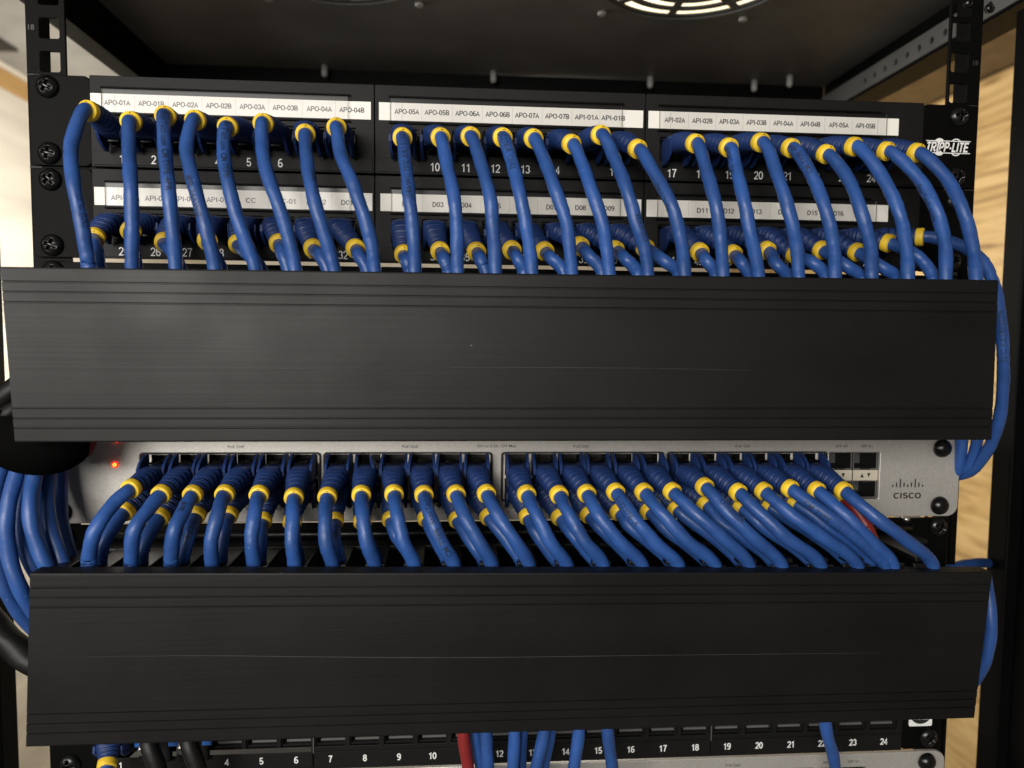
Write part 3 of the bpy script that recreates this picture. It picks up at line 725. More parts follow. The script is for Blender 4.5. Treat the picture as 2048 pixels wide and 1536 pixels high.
# ----------------------------------------------------------------------------- cable routes, mm
PANEL_UPPER = [
    [(-198.6,-35.0,-25.9),(-201.6,-38.4,-30.9),(-200.7,-47.5,-44.3),(-196.7,-55.2,-61.2),(-194.1,-55.5,-76.6),(-192.7,-53.8,-91.6),(-192.4,-53.0,-97.5)],
    [(-180.4,-35.0,-30.0),(-177.9,-44.2,-42.5),(-173.5,-54.4,-60.5),(-173.0,-55.3,-79.9),(-174.4,-53.0,-97.7)],
    [(-165.3,-35.0,-27.1),(-162.0,-46.1,-42.9),(-157.8,-54.8,-60.2),(-156.2,-55.3,-79.6),(-155.8,-53.0,-97.4)],
    [(-152.1,-35.0,-28.5),(-153.0,-45.0,-42.4),(-147.2,-54.5,-59.9),(-142.1,-55.3,-79.3),(-139.3,-53.0,-97.1)],
    [(-137.8,-35.0,-31.2),(-137.7,-42.8,-41.5),(-132.9,-53.8,-59.4),(-127.5,-55.4,-79.0),(-121.9,-53.0,-96.8)],
    [(-122.0,-35.0,-29.1),(-121.1,-41.7,-38.1),(-117.2,-51.7,-53.3),(-111.9,-55.9,-66.8),(-107.9,-55.2,-79.5),(-104.9,-53.0,-96.1)],
    [(-103.2,-35.0,-33.3),(-102.5,-39.8,-39.4),(-99.5,-49.5,-52.4),(-95.9,-55.6,-66.4),(-92.2,-55.4,-79.2),(-87.9,-53.0,-96.3)],
    [(-89.1,-35.0,-30.0),(-85.6,-46.1,-44.7),(-79.1,-54.2,-59.3),(-74.6,-55.8,-72.4),(-71.3,-54.6,-85.2),(-70.2,-53.0,-96.0)],
    [(-59.0,-35.0,-33.6),(-57.8,-39.5,-39.2),(-56.3,-48.6,-51.1),(-54.6,-55.5,-65.4),(-53.1,-55.4,-78.4),(-52.3,-53.0,-95.8)],
    [(-41.5,-35.0,-33.1),(-40.7,-38.4,-37.3),(-37.8,-48.6,-50.6),(-34.9,-55.5,-65.0),(-33.7,-55.4,-78.1),(-33.4,-53.0,-95.5)],
    [(-27.6,-35.0,-32.3),(-25.5,-38.4,-36.4),(-22.1,-48.9,-50.3),(-19.0,-55.5,-64.6),(-18.0,-55.7,-74.3),(-16.3,-53.0,-95.2)],
    [(-12.6,-35.0,-32.3),(-10.9,-38.4,-36.5),(-9.2,-44.6,-44.4),(-6.2,-54.1,-59.9),(-3.3,-55.7,-74.0),(0.1,-53.0,-94.9)],
    [(1.9,-35.0,-32.4),(4.4,-38.4,-36.5),(6.0,-44.3,-43.9),(10.2,-54.0,-59.5),(14.9,-55.7,-73.6),(18.1,-53.0,-94.6)],
    [(19.9,-35.0,-34.4),(22.2,-37.9,-37.7),(23.2,-42.3,-43.0),(26.6,-53.3,-59.0),(31.2,-55.8,-73.3),(35.3,-53.0,-94.4)],
    [(33.7,-35.0,-29.8),(36.4,-38.7,-34.6),(38.7,-45.4,-43.3),(42.6,-54.3,-58.8),(46.7,-55.7,-73.0),(51.7,-54.2,-86.6),(53.1,-53.0,-94.5)],
    [(51.5,-35.0,-35.8),(54.6,-38.4,-39.8),(57.4,-47.1,-50.2),(63.1,-55.4,-65.5),(67.4,-55.3,-79.4),(70.3,-53.0,-94.3)],
    [(79.3,-35.0,-32.5),(80.5,-37.6,-35.6),(81.3,-48.7,-49.9),(83.3,-55.7,-65.1),(86.0,-55.2,-79.1),(88.2,-53.0,-94.0)],
    [(95.7,-35.0,-33.9),(96.3,-42.7,-43.3),(96.4,-53.8,-60.2),(99.2,-55.7,-75.0),(105.2,-53.0,-95.3)],
    [(111.3,-35.0,-31.1),(112.9,-38.9,-36.0),(114.6,-50.3,-51.7),(117.6,-55.9,-67.3),(121.9,-54.9,-81.8),(124.3,-53.0,-95.0)],
    [(126.3,-35.0,-33.3),(128.4,-38.3,-37.3),(131.9,-48.9,-51.0),(135.1,-55.8,-66.9),(139.5,-55.0,-81.5),(141.8,-53.0,-94.8)],
    [(143.8,-35.0,-35.7),(145.5,-38.2,-39.4),(149.5,-47.2,-50.2),(151.9,-55.6,-66.5),(156.9,-55.1,-81.1),(159.6,-53.0,-94.5)],
    [(157.7,-35.0,-31.8),(160.9,-38.1,-35.4),(165.6,-49.3,-50.3),(169.7,-55.9,-66.2),(174.3,-55.0,-80.8),(177.2,-53.0,-94.2)],
    [(174.1,-35.0,-33.5),(178.2,-38.6,-37.7),(183.7,-48.1,-49.6),(188.1,-55.8,-65.7),(193.3,-55.0,-80.5),(195.6,-53.0,-94.0)],
    [(189.4,-35.0,-33.8),(192.2,-38.8,-38.3),(198.0,-47.4,-49.1),(201.1,-55.6,-65.4),(206.6,-55.2,-80.3),(210.7,-53.0,-95.4)],
]
PANEL_LOWER = [
    [(-199.3,-31.0,-81.6),(-193.0,-43.7,-89.6),(-192.6,-43.0,-96.8)],
    [(-183.2,-31.0,-78.3),(-178.0,-42.3,-85.8),(-176.7,-43.0,-96.5)],
    [(-168.2,-31.0,-83.1),(-160.8,-42.6,-88.9),(-157.6,-43.0,-96.2)],
    [(-149.0,-31.0,-82.0),(-143.2,-43.1,-88.6),(-139.8,-43.0,-95.9)],
    [(-135.0,-31.0,-83.4),(-127.1,-43.3,-89.5),(-122.0,-43.0,-95.6)],
    [(-116.5,-31.0,-82.8),(-113.0,-41.1,-87.5),(-110.0,-43.0,-95.5)],
    [(-100.7,-31.0,-84.8),(-96.2,-41.2,-88.8),(-92.4,-43.0,-95.2)],
    [(-81.2,-31.0,-84.5),(-78.6,-41.2,-88.5),(-74.8,-43.0,-94.9)],
    [(-58.6,-31.0,-86.7),(-56.7,-43.0,-91.0),(-55.1,-43.0,-95.5)],
    [(-41.6,-31.0,-85.0),(-39.3,-43.5,-90.3),(-37.5,-43.0,-95.2)],
    [(-24.3,-31.0,-84.9),(-23.0,-42.6,-89.5),(-20.4,-43.0,-95.0)],
    [(-7.4,-31.0,-83.9),(-5.7,-43.2,-89.2),(-2.8,-43.0,-94.7)],
    [(8.3,-31.0,-84.1),(10.1,-41.9,-88.4),(15.7,-43.0,-94.4)],
    [(25.4,-31.0,-81.4),(27.5,-41.7,-86.5),(33.8,-43.0,-94.1)],
    [(42.5,-31.0,-83.0),(45.3,-43.1,-88.6),(50.9,-43.0,-94.5)],
    [(57.4,-31.0,-82.0),(63.4,-43.9,-89.1),(70.3,-43.0,-94.2)],
    [(84.2,-31.0,-83.2),(83.7,-43.3,-88.7),(88.1,-43.0,-94.0)],
    [(100.9,-31.0,-83.9),(100.8,-43.1,-89.3),(104.9,-43.0,-95.1)],
    [(117.7,-31.0,-81.9),(117.7,-44.0,-90.0),(123.5,-43.0,-95.3)],
    [(132.2,-31.0,-83.6),(135.9,-42.6,-88.7),(142.4,-43.0,-95.0)],
    [(145.8,-31.0,-81.2),(146.4,-39.2,-85.1),(152.1,-43.9,-90.2),(159.8,-43.0,-95.0)],
    [(163.7,-31.0,-81.9),(164.2,-37.4,-84.7),(170.1,-43.9,-90.6),(176.8,-43.0,-94.7)],
    [(179.2,-31.0,-77.2),(182.2,-34.4,-79.2),(188.1,-41.8,-84.4),(194.4,-43.6,-92.4),(196.5,-43.0,-96.4)],
    [(198.4,-27.0,-73.4),(202.8,-30.0,-73.7),(213.9,-34.0,-77.6),(225.9,-36.0,-86.2),(232.3,-36.0,-97.9),(238.2,-34.0,-114.6),(242.0,-32.0,-132.2),(246.0,-28.0,-150.2),(248.9,-22.0,-169.0),(249.2,-14.0,-184.8),(248.8,-4.0,-196.1),(246.0,8.0,-202.6)],
]
SWITCH_UPPER = [
    [(-183.1,-38.0,-196.8),(-187.1,-45.6,-201.4),(-192.3,-53.9,-211.8),(-196.2,-52.2,-224.4),(-196.9,-51.0,-229.5)],
    [(-169.7,-38.0,-199.5),(-172.0,-46.9,-204.4),(-175.8,-53.7,-212.0),(-178.0,-52.3,-224.6),(-178.8,-51.0,-229.8)],
    [(-155.5,-38.0,-199.8),(-156.4,-46.7,-204.6),(-158.6,-53.7,-212.2),(-160.8,-52.3,-224.8),(-161.4,-51.0,-230.0)],
    [(-141.0,-38.0,-199.7),(-140.8,-50.3,-206.8),(-142.9,-53.5,-218.5),(-143.4,-51.0,-229.3)],
    [(-125.4,-38.0,-200.0),(-124.6,-50.0,-207.0),(-125.2,-53.5,-218.7),(-124.8,-51.0,-230.0)],
    [(-109.4,-38.0,-201.3),(-107.6,-49.2,-207.4),(-107.3,-53.7,-218.4),(-106.6,-51.0,-230.3)],
    [(-93.9,-38.0,-201.1),(-93.1,-49.3,-207.5),(-92.2,-53.7,-218.6),(-89.7,-51.0,-230.5)],
    [(-78.1,-38.0,-200.3),(-76.0,-50.0,-207.4),(-74.0,-53.6,-218.8),(-70.5,-51.0,-230.8)],
    [(-62.8,-38.0,-200.1),(-60.5,-50.1,-207.5),(-57.3,-53.6,-219.0),(-52.5,-51.0,-231.0)],
    [(-48.7,-38.0,-200.5),(-45.5,-50.1,-207.7),(-40.2,-53.6,-219.2),(-34.3,-51.0,-230.8)],
    [(-33.5,-38.0,-200.3),(-29.6,-50.3,-207.8),(-22.9,-53.6,-219.4),(-16.9,-51.0,-231.0)],
    [(-19.0,-38.0,-200.2),(-14.1,-50.4,-207.9),(-6.0,-53.5,-219.6),(0.6,-51.0,-231.3)],
    [(0.3,-38.0,-200.5),(4.1,-50.3,-208.0),(9.9,-53.6,-219.7),(18.2,-51.0,-231.5)],
    [(15.9,-38.0,-200.9),(19.4,-50.1,-208.2),(26.3,-53.6,-219.9),(35.5,-51.0,-231.7)],
    [(29.4,-38.0,-200.4),(33.3,-50.5,-208.2),(42.8,-53.5,-220.1),(54.1,-51.0,-232.0)],
    [(43.6,-38.0,-199.8),(48.9,-50.8,-208.3),(59.2,-53.5,-220.3),(71.4,-51.0,-232.2)],
    [(57.5,-38.0,-199.9),(63.9,-50.8,-208.4),(75.4,-53.5,-220.5),(89.4,-51.0,-232.5)],
    [(71.5,-38.0,-199.7),(80.5,-51.0,-208.5),(94.2,-53.5,-220.7),(106.0,-51.0,-232.7)],
    [(87.6,-38.0,-197.4),(93.9,-49.8,-205.8),(105.5,-53.8,-217.6),(121.7,-51.0,-232.9)],
    [(104.4,-38.0,-200.2),(108.7,-46.1,-205.1),(121.1,-53.9,-217.5),(141.3,-51.0,-233.4)],
    [(117.3,-38.0,-199.8),(125.5,-50.4,-208.1),(140.8,-53.7,-219.0),(159.2,-51.0,-233.1)],
    [(130.7,-38.0,-198.6),(134.0,-42.2,-201.2),(141.9,-50.6,-207.7),(153.9,-53.9,-216.6),(167.2,-52.3,-227.7),(173.0,-51.0,-233.6)],
    [(144.2,-38.0,-199.6),(146.6,-42.1,-202.1),(152.9,-51.6,-209.5),(164.2,-53.6,-220.7),(177.3,-51.0,-233.6)],
    [(158.1,-38.0,-199.8),(159.8,-42.7,-202.5),(166.8,-51.7,-209.6),(180.0,-53.7,-219.4),(197.3,-51.0,-233.2)],
]
SWITCH_LOWER = [
    [(-188.8,-31.0,-209.2),(-190.5,-37.7,-213.5),(-194.2,-42.0,-221.2),(-196.7,-41.0,-232.2)],
    [(-173.0,-31.0,-211.8),(-174.2,-38.5,-216.0),(-177.3,-41.8,-224.7),(-178.4,-41.0,-232.4)],
    [(-156.6,-31.0,-211.2),(-156.5,-40.6,-217.8),(-159.3,-41.6,-228.0),(-160.1,-41.0,-232.7)],
    [(-141.5,-31.0,-211.3),(-141.1,-39.2,-216.4),(-142.4,-41.6,-227.5),(-142.9,-41.0,-232.9)],
    [(-125.7,-31.0,-214.1),(-124.2,-41.4,-220.7),(-124.7,-41.0,-232.7)],
    [(-111.7,-31.0,-214.7),(-108.4,-41.7,-222.0),(-107.0,-41.0,-233.4)],
    [(-91.8,-31.0,-214.4),(-90.0,-41.8,-221.9),(-87.8,-41.0,-233.2)],
    [(-78.3,-31.0,-214.8),(-73.7,-42.0,-223.5),(-69.9,-41.0,-233.9)],
    [(-64.6,-31.0,-214.1),(-62.3,-39.2,-218.6),(-53.0,-41.0,-233.7)],
    [(-47.6,-31.0,-213.6),(-42.1,-42.0,-222.7),(-36.7,-41.0,-233.9)],
    [(-32.6,-31.0,-214.4),(-30.3,-37.2,-217.5),(-24.4,-41.9,-225.3),(-19.5,-41.0,-234.1)],
    [(-17.5,-31.0,-213.1),(-13.6,-37.6,-216.8),(-1.6,-41.0,-234.3)],
    [(1.7,-31.0,-213.2),(4.4,-39.5,-218.5),(11.3,-41.7,-228.2),(15.8,-41.0,-234.6)],
    [(17.6,-31.0,-213.6),(22.3,-40.3,-219.7),(27.9,-41.9,-226.4),(34.3,-41.0,-234.8)],
    [(32.0,-31.0,-212.5),(36.0,-38.4,-217.1),(52.7,-41.0,-235.1)],
    [(46.9,-31.0,-211.2),(50.3,-38.2,-216.1),(71.0,-41.0,-235.3)],
    [(61.9,-31.0,-210.7),(68.1,-40.1,-217.7),(89.2,-41.0,-235.6)],
    [(75.8,-31.0,-210.1),(79.0,-36.6,-214.0),(106.0,-41.0,-235.8)],
    [(90.5,-31.0,-207.9),(95.9,-39.2,-214.9),(104.4,-41.9,-220.8),(122.6,-41.0,-236.0)],
    [(108.4,-31.0,-209.3),(115.7,-39.5,-216.4),(142.2,-41.0,-236.3)],
    [(123.1,-31.0,-209.2),(126.1,-34.2,-211.5),(160.9,-41.0,-236.5)],
    [(136.2,-31.0,-207.5),(140.7,-35.0,-210.7),(147.4,-40.2,-216.2),(173.0,-41.0,-236.7)],
    [(149.8,-31.0,-207.1),(154.2,-35.4,-210.7),(162.9,-41.5,-218.8),(179.5,-41.0,-236.8)],
    [(161.2,-31.0,-204.6),(164.2,-35.5,-208.7),(167.7,-39.9,-214.0),(169.7,-41.9,-219.3),(173.5,-41.7,-227.6),(179.0,-41.0,-236.8)],
]
LEFT_BUNDLE = [
    [(-249.7,-12.0,-173.0),(-248.3,-18.0,-190.4),(-249.4,-24.0,-212.1),(-247.2,-26.0,-230.9),(-243.0,-24.0,-251.0),(-237.9,-18.0,-267.0)],
    [(-234.3,-10.0,-173.3),(-235.9,-12.0,-194.0),(-234.3,-18.0,-213.7),(-229.1,-22.0,-229.8),(-223.5,-24.0,-244.0),(-218.7,-24.0,-253.9)],
    [(-247.1,-20.0,-172.0),(-244.3,-30.0,-187.1),(-245.6,-36.0,-206.9),(-244.2,-38.0,-225.0),(-239.9,-36.0,-246.9),(-233.9,-30.0,-264.1),(-226.3,-24.0,-276.0)],
    [(-236.7,-24.0,-171.5),(-235.0,-34.0,-187.5),(-236.2,-42.0,-207.8),(-234.8,-44.0,-225.7),(-230.2,-44.0,-241.9),(-227.6,-36.0,-257.1),(-222.9,-26.0,-271.6)],
    [(-233.5,-18.0,-172.2),(-235.7,-22.0,-190.9),(-236.5,-30.0,-208.4),(-233.6,-34.0,-223.9),(-227.8,-34.0,-238.2),(-223.1,-28.0,-252.4)],
    [(-228.0,-26.0,-171.2),(-227.6,-34.0,-189.9),(-226.1,-42.0,-205.6),(-222.5,-44.0,-221.2),(-218.3,-44.0,-231.7),(-215.1,-38.0,-245.4)],
    [(-227.5,-18.0,-172.2),(-226.9,-24.0,-191.8),(-223.5,-32.0,-210.4),(-218.3,-36.0,-223.5),(-213.7,-38.0,-234.8),(-210.5,-36.0,-247.4)],
    [(-224.9,-12.0,-173.0),(-226.0,-14.0,-194.9),(-222.7,-22.0,-215.2),(-217.5,-26.0,-228.8),(-210.9,-30.0,-242.2)],
]
LEFT_BLACK = [
    [(-270.0,-10.0,-178.2),(-257.4,-15.0,-165.4),(-245.1,-20.0,-153.6),(-236.0,-15.0,-143.5)],
    [(-270.5,-10.0,-190.5),(-259.0,-15.0,-177.5),(-246.8,-20.0,-165.3),(-238.7,-15.0,-156.8)],
    [(-270.8,-10.0,-197.9),(-258.7,-18.0,-185.5),(-244.7,-26.0,-173.6),(-236.3,-20.0,-164.8)],
]
RIGHT_INNER = [
    [(241.3,-8.0,-157.2),(240.7,-6.0,-173.8),(241.9,-4.0,-186.4),(242.4,0.0,-198.2),(241.6,8.0,-204.0)],
    [(245.1,-14.0,-151.3),(245.6,-12.0,-170.3),(247.0,-8.0,-184.4),(246.9,-4.0,-193.3),(243.1,4.0,-199.8)],
    [(240.3,-30.0,-246.3),(240.2,-34.0,-258.1),(240.6,-36.0,-271.8),(240.8,-34.0,-287.2),(240.7,-28.0,-301.2),(238.6,-20.0,-314.0)],
    [(233.4,-4.0,-254.6),(248.9,4.0,-252.6),(267.8,18.0,-255.4),(299.8,50.0,-265.4),(343.3,90.0,-279.7)],
]
BOTTOM = [
    [(-30.2,-46.0,-307.8),(-29.2,-46.0,-317.7),(-27.1,-44.0,-332.8),(-26.0,-40.0,-346.4)],
    [(-24.3,-40.0,-311.1),(-23.0,-40.0,-321.2),(-20.6,-38.0,-336.6),(-19.5,-36.0,-349.1)],
    [(-19.2,-47.0,-307.6),(-18.4,-47.0,-317.5),(-17.6,-46.0,-332.0),(-16.8,-42.0,-345.5)],
    [(-4.9,-47.0,-308.0),(-5.0,-47.0,-317.9),(-5.5,-46.0,-332.4),(-5.6,-42.0,-345.9)],
    [(-0.6,-40.0,-311.8),(-1.0,-40.0,-321.9),(-1.4,-38.0,-337.2),(-1.6,-36.0,-349.8)],
    [(10.0,-47.0,-308.4),(8.5,-47.0,-318.3),(5.6,-46.0,-332.8),(3.8,-42.0,-346.2)],
    [(13.6,-40.0,-312.2),(12.3,-40.0,-322.3),(10.0,-38.0,-337.6),(8.4,-36.0,-350.1)],
    [(26.5,-47.0,-308.9),(25.7,-47.0,-318.8),(24.1,-46.0,-333.4),(23.5,-42.0,-347.0)],
    [(39.4,-47.0,-309.3),(40.6,-47.0,-319.3),(43.0,-46.0,-334.1),(45.4,-42.0,-347.8)],
    [(149.6,-44.0,-311.5),(152.8,-42.0,-323.0),(158.3,-38.0,-335.9),(164.4,-30.0,-354.2)],
]
LEFT_LOW = [(-285.0,10.0,-259.7),(-273.4,6.0,-274.3),(-261.7,2.0,-284.8),(-248.6,0.0,-294.8),(-234.0,0.0,-301.8)]

# ----------------------------------------------------------------------------- patch cables
R_CORD = 2.98
def wing_mesh():
    prof = [(-14.8, 0.0), (-15.2, 3.2), (-13.2, 5.6), (-10.0, 7.8), (-6.5, 9.2), (-3.6, 9.6), (-2.6, 9.0), (-2.4, 0.0)]
    mb = MB(); n = len(prof)
    V = [(x, y, z) for x in (-.65, .65) for y, z in prof]
    mb.add(V, [tuple(range(n)), tuple(reversed(range(n, 2 * n)))] + [((k + 1) % n, k, n + k, n + (k + 1) % n) for k in range(n)])
    return mb.mesh('latch_guard', ['boot'])
WING = wing_mesh()
PLUG = MB().box(-5.7, 5.7, -12.5, 0.6, -4.3, 4.0, 0, .9).mesh('plug', ['boot'])
def latch_mesh():
    return MB().box(-2.6, 2.6, -9.5, 2.0, 5.0, 6.0, 0, .2).mesh('latch', ['clear'])
LATCH = latch_mesh()

def bez(p0, p1, p2, p3, t):
    return p0 * (1 - t) ** 3 + p1 * 3 * t * (1 - t) ** 2 + p2 * 3 * t * t * (1 - t) + p3 * t ** 3
def printed(cord, path, body, s0, flip=False, side=0.0, size=2.7, r=R_CORD):
    """lettering wrapped on the jacket, facing the front"""
    me = text_mesh(body, size, None, 0.006)
    bm = bmesh.new(); bm.from_mesh(me); bpy.data.meshes.remove(me)
    bmesh.ops.triangulate(bm, faces=bm.faces[:])
    long_e = [e for e in bm.edges if e.calc_length() > 0.7]
    bmesh.ops.subdivide_edges(bm, edges=long_e, cuts=3, use_grid_fill=False)
    bmesh.ops.triangulate(bm, faces=bm.faces[:])
    xs = [v.co.x for v in bm.verts]; x0, x1 = min(xs), max(xs)
    cum = [0]
    for i in range(1, len(path)): cum.append(cum[-1] + (path[i] - path[i - 1]).length)
    W = (x1 - x0) * 0.92; s0 = min(s0, max(0, cum[-1] - W - 1))
    for v in bm.verts:
        d = (v.co.x - x0) * 0.92; d = s0 + (W - d if flip else d)
        d = max(0, min(cum[-1] - 1e-3, d))
        i = max(k for k in range(len(cum)) if cum[k] <= d); i = min(i, len(path) - 2)
        f = (d - cum[i]) / max(1e-6, cum[i + 1] - cum[i])
        p = path[i].lerp(path[i + 1], f)
        T0 = (path[i + 1] - path[max(i - 1, 0)]).normalized(); T1 = (path[min(i + 2, len(path) - 1)] - path[i]).normalized()
        T = T0.lerp(T1, f).normalized()
        to = Vector((-35, -401, -122)) - p
        Nn = (to - T * to.dot(T)).normalized(); B = T.cross(Nn)      # B points to the right-hand side going along T
        ang = v.co.y / r * (1 if flip else -1) + side
        v.co = (p + (Nn * math.cos(ang) + B * math.sin(ang)) * (r + 0.05)) * S
    me = bpy.data.meshes.new('printed_text'); bm.to_mesh(me); bm.free()
    me.materials.append(M['ink'])
    return link('printed_text', me, cord)

def jacket(path, r, n=18):
    # the twisted pairs inside make the jacket slightly oval, turning along the cord
    ph = random.uniform(0, 6.28); pitch = random.uniform(30, 46); cum = [0]
    for i in range(1, len(path)): cum.append(cum[-1] + (path[i] - path[i - 1]).length)
    amp = random.uniform(.022, .040)
    def f(i, k):
        t = 2 * math.pi * k / n; s_ = cum[i]
        q = r * (1 + amp * math.cos(2 * (t - s_ / pitch * 2 * math.pi) + ph) + .012 * math.sin(s_ / 9 + ph) + .010 * math.cos(3 * t + s_ / 6.5 + 2 * ph))
        return q * math.cos(t), q * math.sin(t)
    return f
def cord_path(ring, T, pts, tail):
    P = [ring - T * 3.5, ring + T * 3.2] + [Vector(p) for p in pts]
    if (P[2] - P[1]).length < 6: P.pop(2)
    P += [Vector(t_) for t_ in tail]
    path = spline(P, 10)
    for q in path[3:]:
        q += Vector((random.gauss(0, .07), random.gauss(0, .06), 0))
    return path
def patch_cable(port, pts, latch, label, group, colour='cord', tail=(), text=None, tblend=0.5, bent=False, r=None):
    th = tag(empty('patch_cable', port), label, 'cable', group)
    px, py, pz = port
    P0 = Vector((px, py - 10.5, pz)); ring = Vector(pts[0]); nxt = Vector(pts[1])
    T = ((ring - P0).normalized() * (1 - tblend) + (nxt - ring).normalized() * tblend).normalized()
    link('plug', PLUG, th, port)
    for sx in (-1, 1):
        w = link('latch_guard', WING, th, (px + sx * 5.5, py, pz), (0 if latch > 0 else math.pi, 0, 0))
        if latch < 0:                       # mirrored copy: keep it pointing outwards
            w.rotation_euler = (0, math.pi, 0)
        w.rotation_euler.z += math.radians(random.uniform(-4, 4)) * (1 if latch > 0 else -1)
        if bent and sx > 0: w.rotation_euler = (0, math.radians(-24), 0)
    link('latch', LATCH, th, port, (0, 0 if latch > 0 else math.pi, 0))
    # ribbed boot
    d = (ring - P0).length
    pathb = []
    N = 72
    for i in range(N + 1):
        pathb.append(bez(P0, P0 + Vector((0, -.42 * d, 0)), ring - T * .38 * d, ring, i / N))
    def prof(i, k):
        t = i / N; q = 2 * math.pi * k / 20
        w = 5.9 + (4.1 - 5.9) * min(1, t * 1.15); h = 4.5 + (4.1 - 4.5) * t
        e = 3.6 + (2.0 - 3.6) * min(1, t * 1.3)
        c_, s_ = math.cos(q), math.sin(q)
        rr_ = (abs(c_) ** e + abs(s_) ** e) ** (-1 / e)
        g_ = 1.0
        if 0.10 < t < 0.93:
            ph = (t - 0.10) / 0.83 * 5.5
            fr = ph - math.floor(ph)
            if fr > 0.80 or fr < 0.06: g_ = 1.07
            elif fr > 0.46: g_ = 1 - 0.36 * abs(s_) ** .5
        return c_ * rr_ * w * g_, s_ * rr_ * h * g_
    mb = MB(); mb.tube(pathb, None, 20, prof=prof); mb.build('strain_relief', 'boot', th)
    # yellow collar
    mb = MB(); L_ = [-2.7, -2.5, -2.0, 1.5, 2.1, 2.3, 2.3]
    rad = [4.15, 4.4, 4.55, 4.55, 4.4, 3.75, 3.6, 2.6]
    mb.tube([ring + T * q for q in (-1.9, -1.75, -1.4, 1.35, 1.7, 1.75, .9, .85)], lambda i: rad[i], 24); mb.build('collar', 'collar', th)
    path = cord_path(ring, T, pts[1:], tail)
    r = r or R_CORD
    mb = MB(); mb.tube(path, None, 18, prof=jacket(path, r)); cd = mb.build('cord', colour, th)
    if text:
        for tx in text: printed(cd, path, *tx, r=r * 1.045)
    return th
def loose_cable(pts, label, group, colour='cord', r=R_CORD, name='network_cable', text=None):
    P = [Vector(p) for p in pts]
    path = spline(P, 8)
    th = tag(empty(name, pts[-1]), label, 'cable', group)
    mb = MB(); mb.tube(path, None, 18, prof=jacket(path, r)); cd = mb.build('cord', colour, th)
    if text:
        for tx in text: printed(cd, path, *tx)
    return th
ORD = ['first', 'second', 'third', 'fourth', 'fifth', 'sixth', 'seventh', 'eighth', 'ninth', 'tenth', 'eleventh', 'twelfth', 'thirteenth', 'fourteenth',
       'fifteenth', 'sixteenth', 'seventeenth', 'eighteenth', 'nineteenth', 'twentieth', 'twenty-first', 'twenty-second', 'twenty-third', 'twenty-fourth']
def down(p, ys=(0, 0), zs=(-14, -34), xs=(0.5, 1.0)):
    return [(p[0] + xs[i], p[1] + ys[i], p[2] + zs[i]) for i in range(2)]

UP_TEXT = {2: [('StarTech.com  CM TYPE 4PR', 8, False)], 4: [('StarTech.com  CM TYPE', 4, False)], 8: [('24AWG 75\u00b0C (UL) E132276', 3, True)],
           0: [('75\u00b0C (UL)', 52, False, -.5)], 11: [('E132276-A  C(UL)', 3, False)], 14: [('VERIFIED', 52, False, -.6)], 17: [('VERIFIED TIA', 4, False, .7)],
           19: [('CM TYPE 4PR', 5, True)], 3: [('4PR 24AWG', 40, False, .5)], 6: [('VERIFIED', 30, False, -.8)], 22: [('StarTech.com', 30, False, .6)], 15: [('75\u00b0C (UL)', 30, True, .8)]}
names = [q for r_ in LAB1 for q in r_]
for i, pts in enumerate(PANEL_UPPER):
    patch_cable((PORT_X[i], -3.0, -28.0), pts, -1, 'blue patch cable plugged in under the white label %s' % names[i],
                'blue cables in the upper row of the patch panel', tail=down(pts[-1]), text=UP_TEXT.get(i), tblend=0.25, r=3.0)
LOW_TEXT = {11: [('24AWG', 3, False)], 14: [('.com', 6, False)], 22: [('75\u00b0C', 12, False)]}
for i, pts in enumerate(PANEL_LOWER):
    lab = 'blue patch cable in the patch panel lower row, %s from the left' % ORD[i]
    if i == 23: lab = 'blue patch cable from the last lower port, looping outside the upper cover end'
    patch_cable((PORT_X[i], -3.0, -72.6), pts, -1, lab, 'blue cables in the lower row of the patch panel',
                tail=down(pts[-1]) if i < 23 else (), text=LOW_TEXT.get(i) if i < 23 else [('75\u00b0C (UL) E132276', 62, True, -.1)], tblend=0.55)
SU_TEXT = {2: [('4PR', 12, False, .5)], 15: [('E132276-A', 10, False, .3)], 18: [('VERIFIED', 16, True, -.5)], 21: [('CM TYPE', 14, False, .4)], 9: [('CM TYPE  StarTech.com', 4, True)]}
for i, pts in enumerate(SWITCH_UPPER):
    patch_cable((SW_X[i], -3.0, -195.2), pts, 1, 'blue patch cable in the silver switch upper row, %s from the left' % ORD[i],
                'blue cables in the upper row of the switch', tail=down(pts[-1], ys=(0, 2)), text=SU_TEXT.get(i), tblend=0.45, bent=(i == 7), r=3.2)
SL_TEXT = {2: [('E132276', 6, False)], 6: [('CM TYPE', 3, False)]}
for i, pts in enumerate(SWITCH_LOWER):
    red = i == 23
    patch_cable((SW_X[i], -3.0, -204.3), pts, -1,
                'dark red patch cable behind the last blue ones of the silver switch' if red else 'blue patch cable in the silver switch lower row, %s from the left' % ORD[i],
                None if red else 'blue cables in the lower row of the switch', 'redcord' if red else 'cord', tail=down(pts[-1], ys=(0, 2)), text=SL_TEXT.get(i), tblend=0.5, r=3.15)

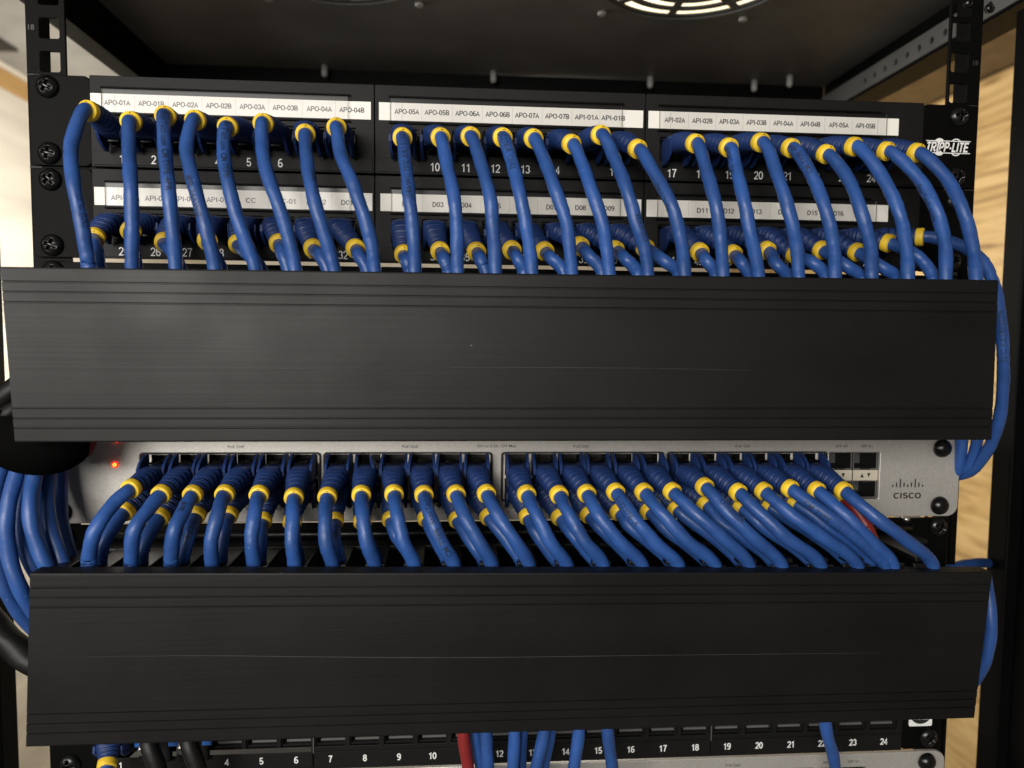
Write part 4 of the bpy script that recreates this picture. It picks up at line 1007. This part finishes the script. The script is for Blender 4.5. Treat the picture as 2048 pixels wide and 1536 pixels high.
# ----------------------------------------------------------------------------- loose cables at the sides
LB = ['rear blue cable of the strapped left bundle, seen between the outer two', 'rear blue cable of the strapped left bundle, behind the inner ones', 'outermost blue cable of the strapped left bundle', 'second blue cable from the outside of the strapped left bundle', 'blue cable deep between the outer cables of the strapped left bundle',
      'front middle blue cable of the strapped left bundle', 'second innermost blue cable of the strapped left bundle', 'innermost blue cable of the strapped left bundle, against the silver switch']
for pts, lab in zip(LEFT_BUNDLE, LB): loose_cable(pts, lab, 'blue cables strapped at the left', r=3.4)
for pts, lab in zip(LEFT_BLACK, ('upper black cable passing behind the left end of the upper cover', 'middle black cable behind the left end of the upper cover', 'lowest black cable behind the left end of the upper cover, above the strap')):
    loose_cable(pts, lab, 'black cables at the left', 'blackcord', 4.6)
loose_cable(LEFT_LOW, 'thick black cable curving behind the left end of the lower cover', None, 'blackcord', 7.0)
for pts, lab in zip(RIGHT_INNER, ('blue cable dropping beside the right edge of the silver switch', 'blue cable dropping nearest the post, behind the right cover end', 'blue cable bulging out at the right end of the lower cover', 'dark blue cable crossing level above the right end of the lower cover')):
    loose_cable(pts, lab, 'blue cables at the right')
BL = ['red cable hanging below the lower cover beside port 11', 'blue cable half hidden right behind the hanging red cable', 'blue cable hanging left of the number 12', 'front blue cable of the pair hanging right of the number 12',
      'rear blue cable of the pair hanging right of the number 12', 'front blue cable of the slanting pair left of port 14', 'rear blue cable of the slanting pair left of port 14', 'single blue cable slanting past port 14', 'blue cable hanging in front of the number 15, right of the slanting ones', 'rightmost hanging blue cable, alone between ports 22 and 23']
for i, (pts, lab) in enumerate(zip(BOTTOM, BL)):
    e = pts[-1]
    loose_cable(pts + [(e[0] + .5, e[1] + 4, e[2] - 25), (e[0], e[1] + 14, e[2] - 60)], lab, 'cables hanging below the lower cover', 'redcord' if i == 0 else 'cord')

# hook-and-loop strap round the left bundle
def strap():
    th = tag(empty('cable_strap', (-224, -32, -182)), 'black hook and loop strap with red edge round the left cable bundle', 'strap')
    n = 48
    def ringpt(t, dz, dr):
        c_, s_ = math.cos(t), math.sin(t)
        x = -227 + (25 + dr) * c_; y = -33 + (17 + dr) * s_
        return (x, y, -162 + dz * (0.42 + 0.66 * max(0, math.cos(t + math.radians(66)))))
    prof = [(0, 1.2), (0, -.8), (-22, -1.8), (-24.5, .2), (-12, 1.6)]
    m = len(prof); mb = MB()
    mb.add([ringpt(2 * math.pi * k / n, dz, dr) for k in range(n) for dz, dr in prof],
           [(k * m + j, k * m + (j + 1) % m, ((k + 1) % n) * m + (j + 1) % m, ((k + 1) % n) * m + j) for k in range(n) for j in range(m)], 0, True)
    band = mb.build('band', 'strap', th)
    mb = MB(); V = []; K = 9
    for k in range(K):
        t = math.radians(-14 + 6 * k)
        for dz, dr in ((-4, 2.0), (-12, 2.2), (-24.6, .9)): V.append(ringpt(t, dz, dr))
    mb.add(V, [(k * 3 + j, k * 3 + j + 1, (k + 1) * 3 + j + 1, (k + 1) * 3 + j) for k in range(K - 1) for j in range(2)], 0, True)
    mb.build('red_edge', 'strapred', band)
strap()

# plugs on the bottom panel at the left
def small_plug(x, label):
    th = tag(empty('coaxial_cable', (x, -3, -334)), label, 'cable', 'black cables in the bottom panel')
    MB().box(x - 8.2, x + 8.2, -8, -3.2, -346.5, -322, 0, 1.6).build('insert', 'blackmod', th)
    mb = MB(); mb.tube([(x - 2, -8, -331), (x - 2, -14, -332.5), (x - 1.6, -19, -334)], lambda i: (2.6, 2.6, 2.2)[i], 14); mb.build('connector', 'pin', th)
    mb = MB(); mb.tube(spline([(x + 3, -18, -318), (x + 5, -26, -326), (x + 9, -28, -336), (x + 11, -28, -350), (x + 11, -26, -380)], 8), 4.3, 14); mb.build('cord', 'blackcord', th)
small_plug(-187.5, 'black cable with bright metal connector beside the lone blue plug, bottom left')
small_plug(-168.6, 'black cable with bright metal connector just left of port 4')
for x in (-194.5, -177.6, -160.8):
    o = MB().box(x - 2.4, x + 2.4, -9, -3.3, -337, -326, 0, .5).build('keystone_tab', 'keystone', lp)
patch_cable((-206, -3, -331), [(-203.5, -24, -336.5), (-202.5, -31, -345), (-202.5, -34, -362)], -1, 'lone blue patch cable plugged in at the bottom left corner panel', None, tail=[(-202, -30, -385), (-202, -20, -410)])
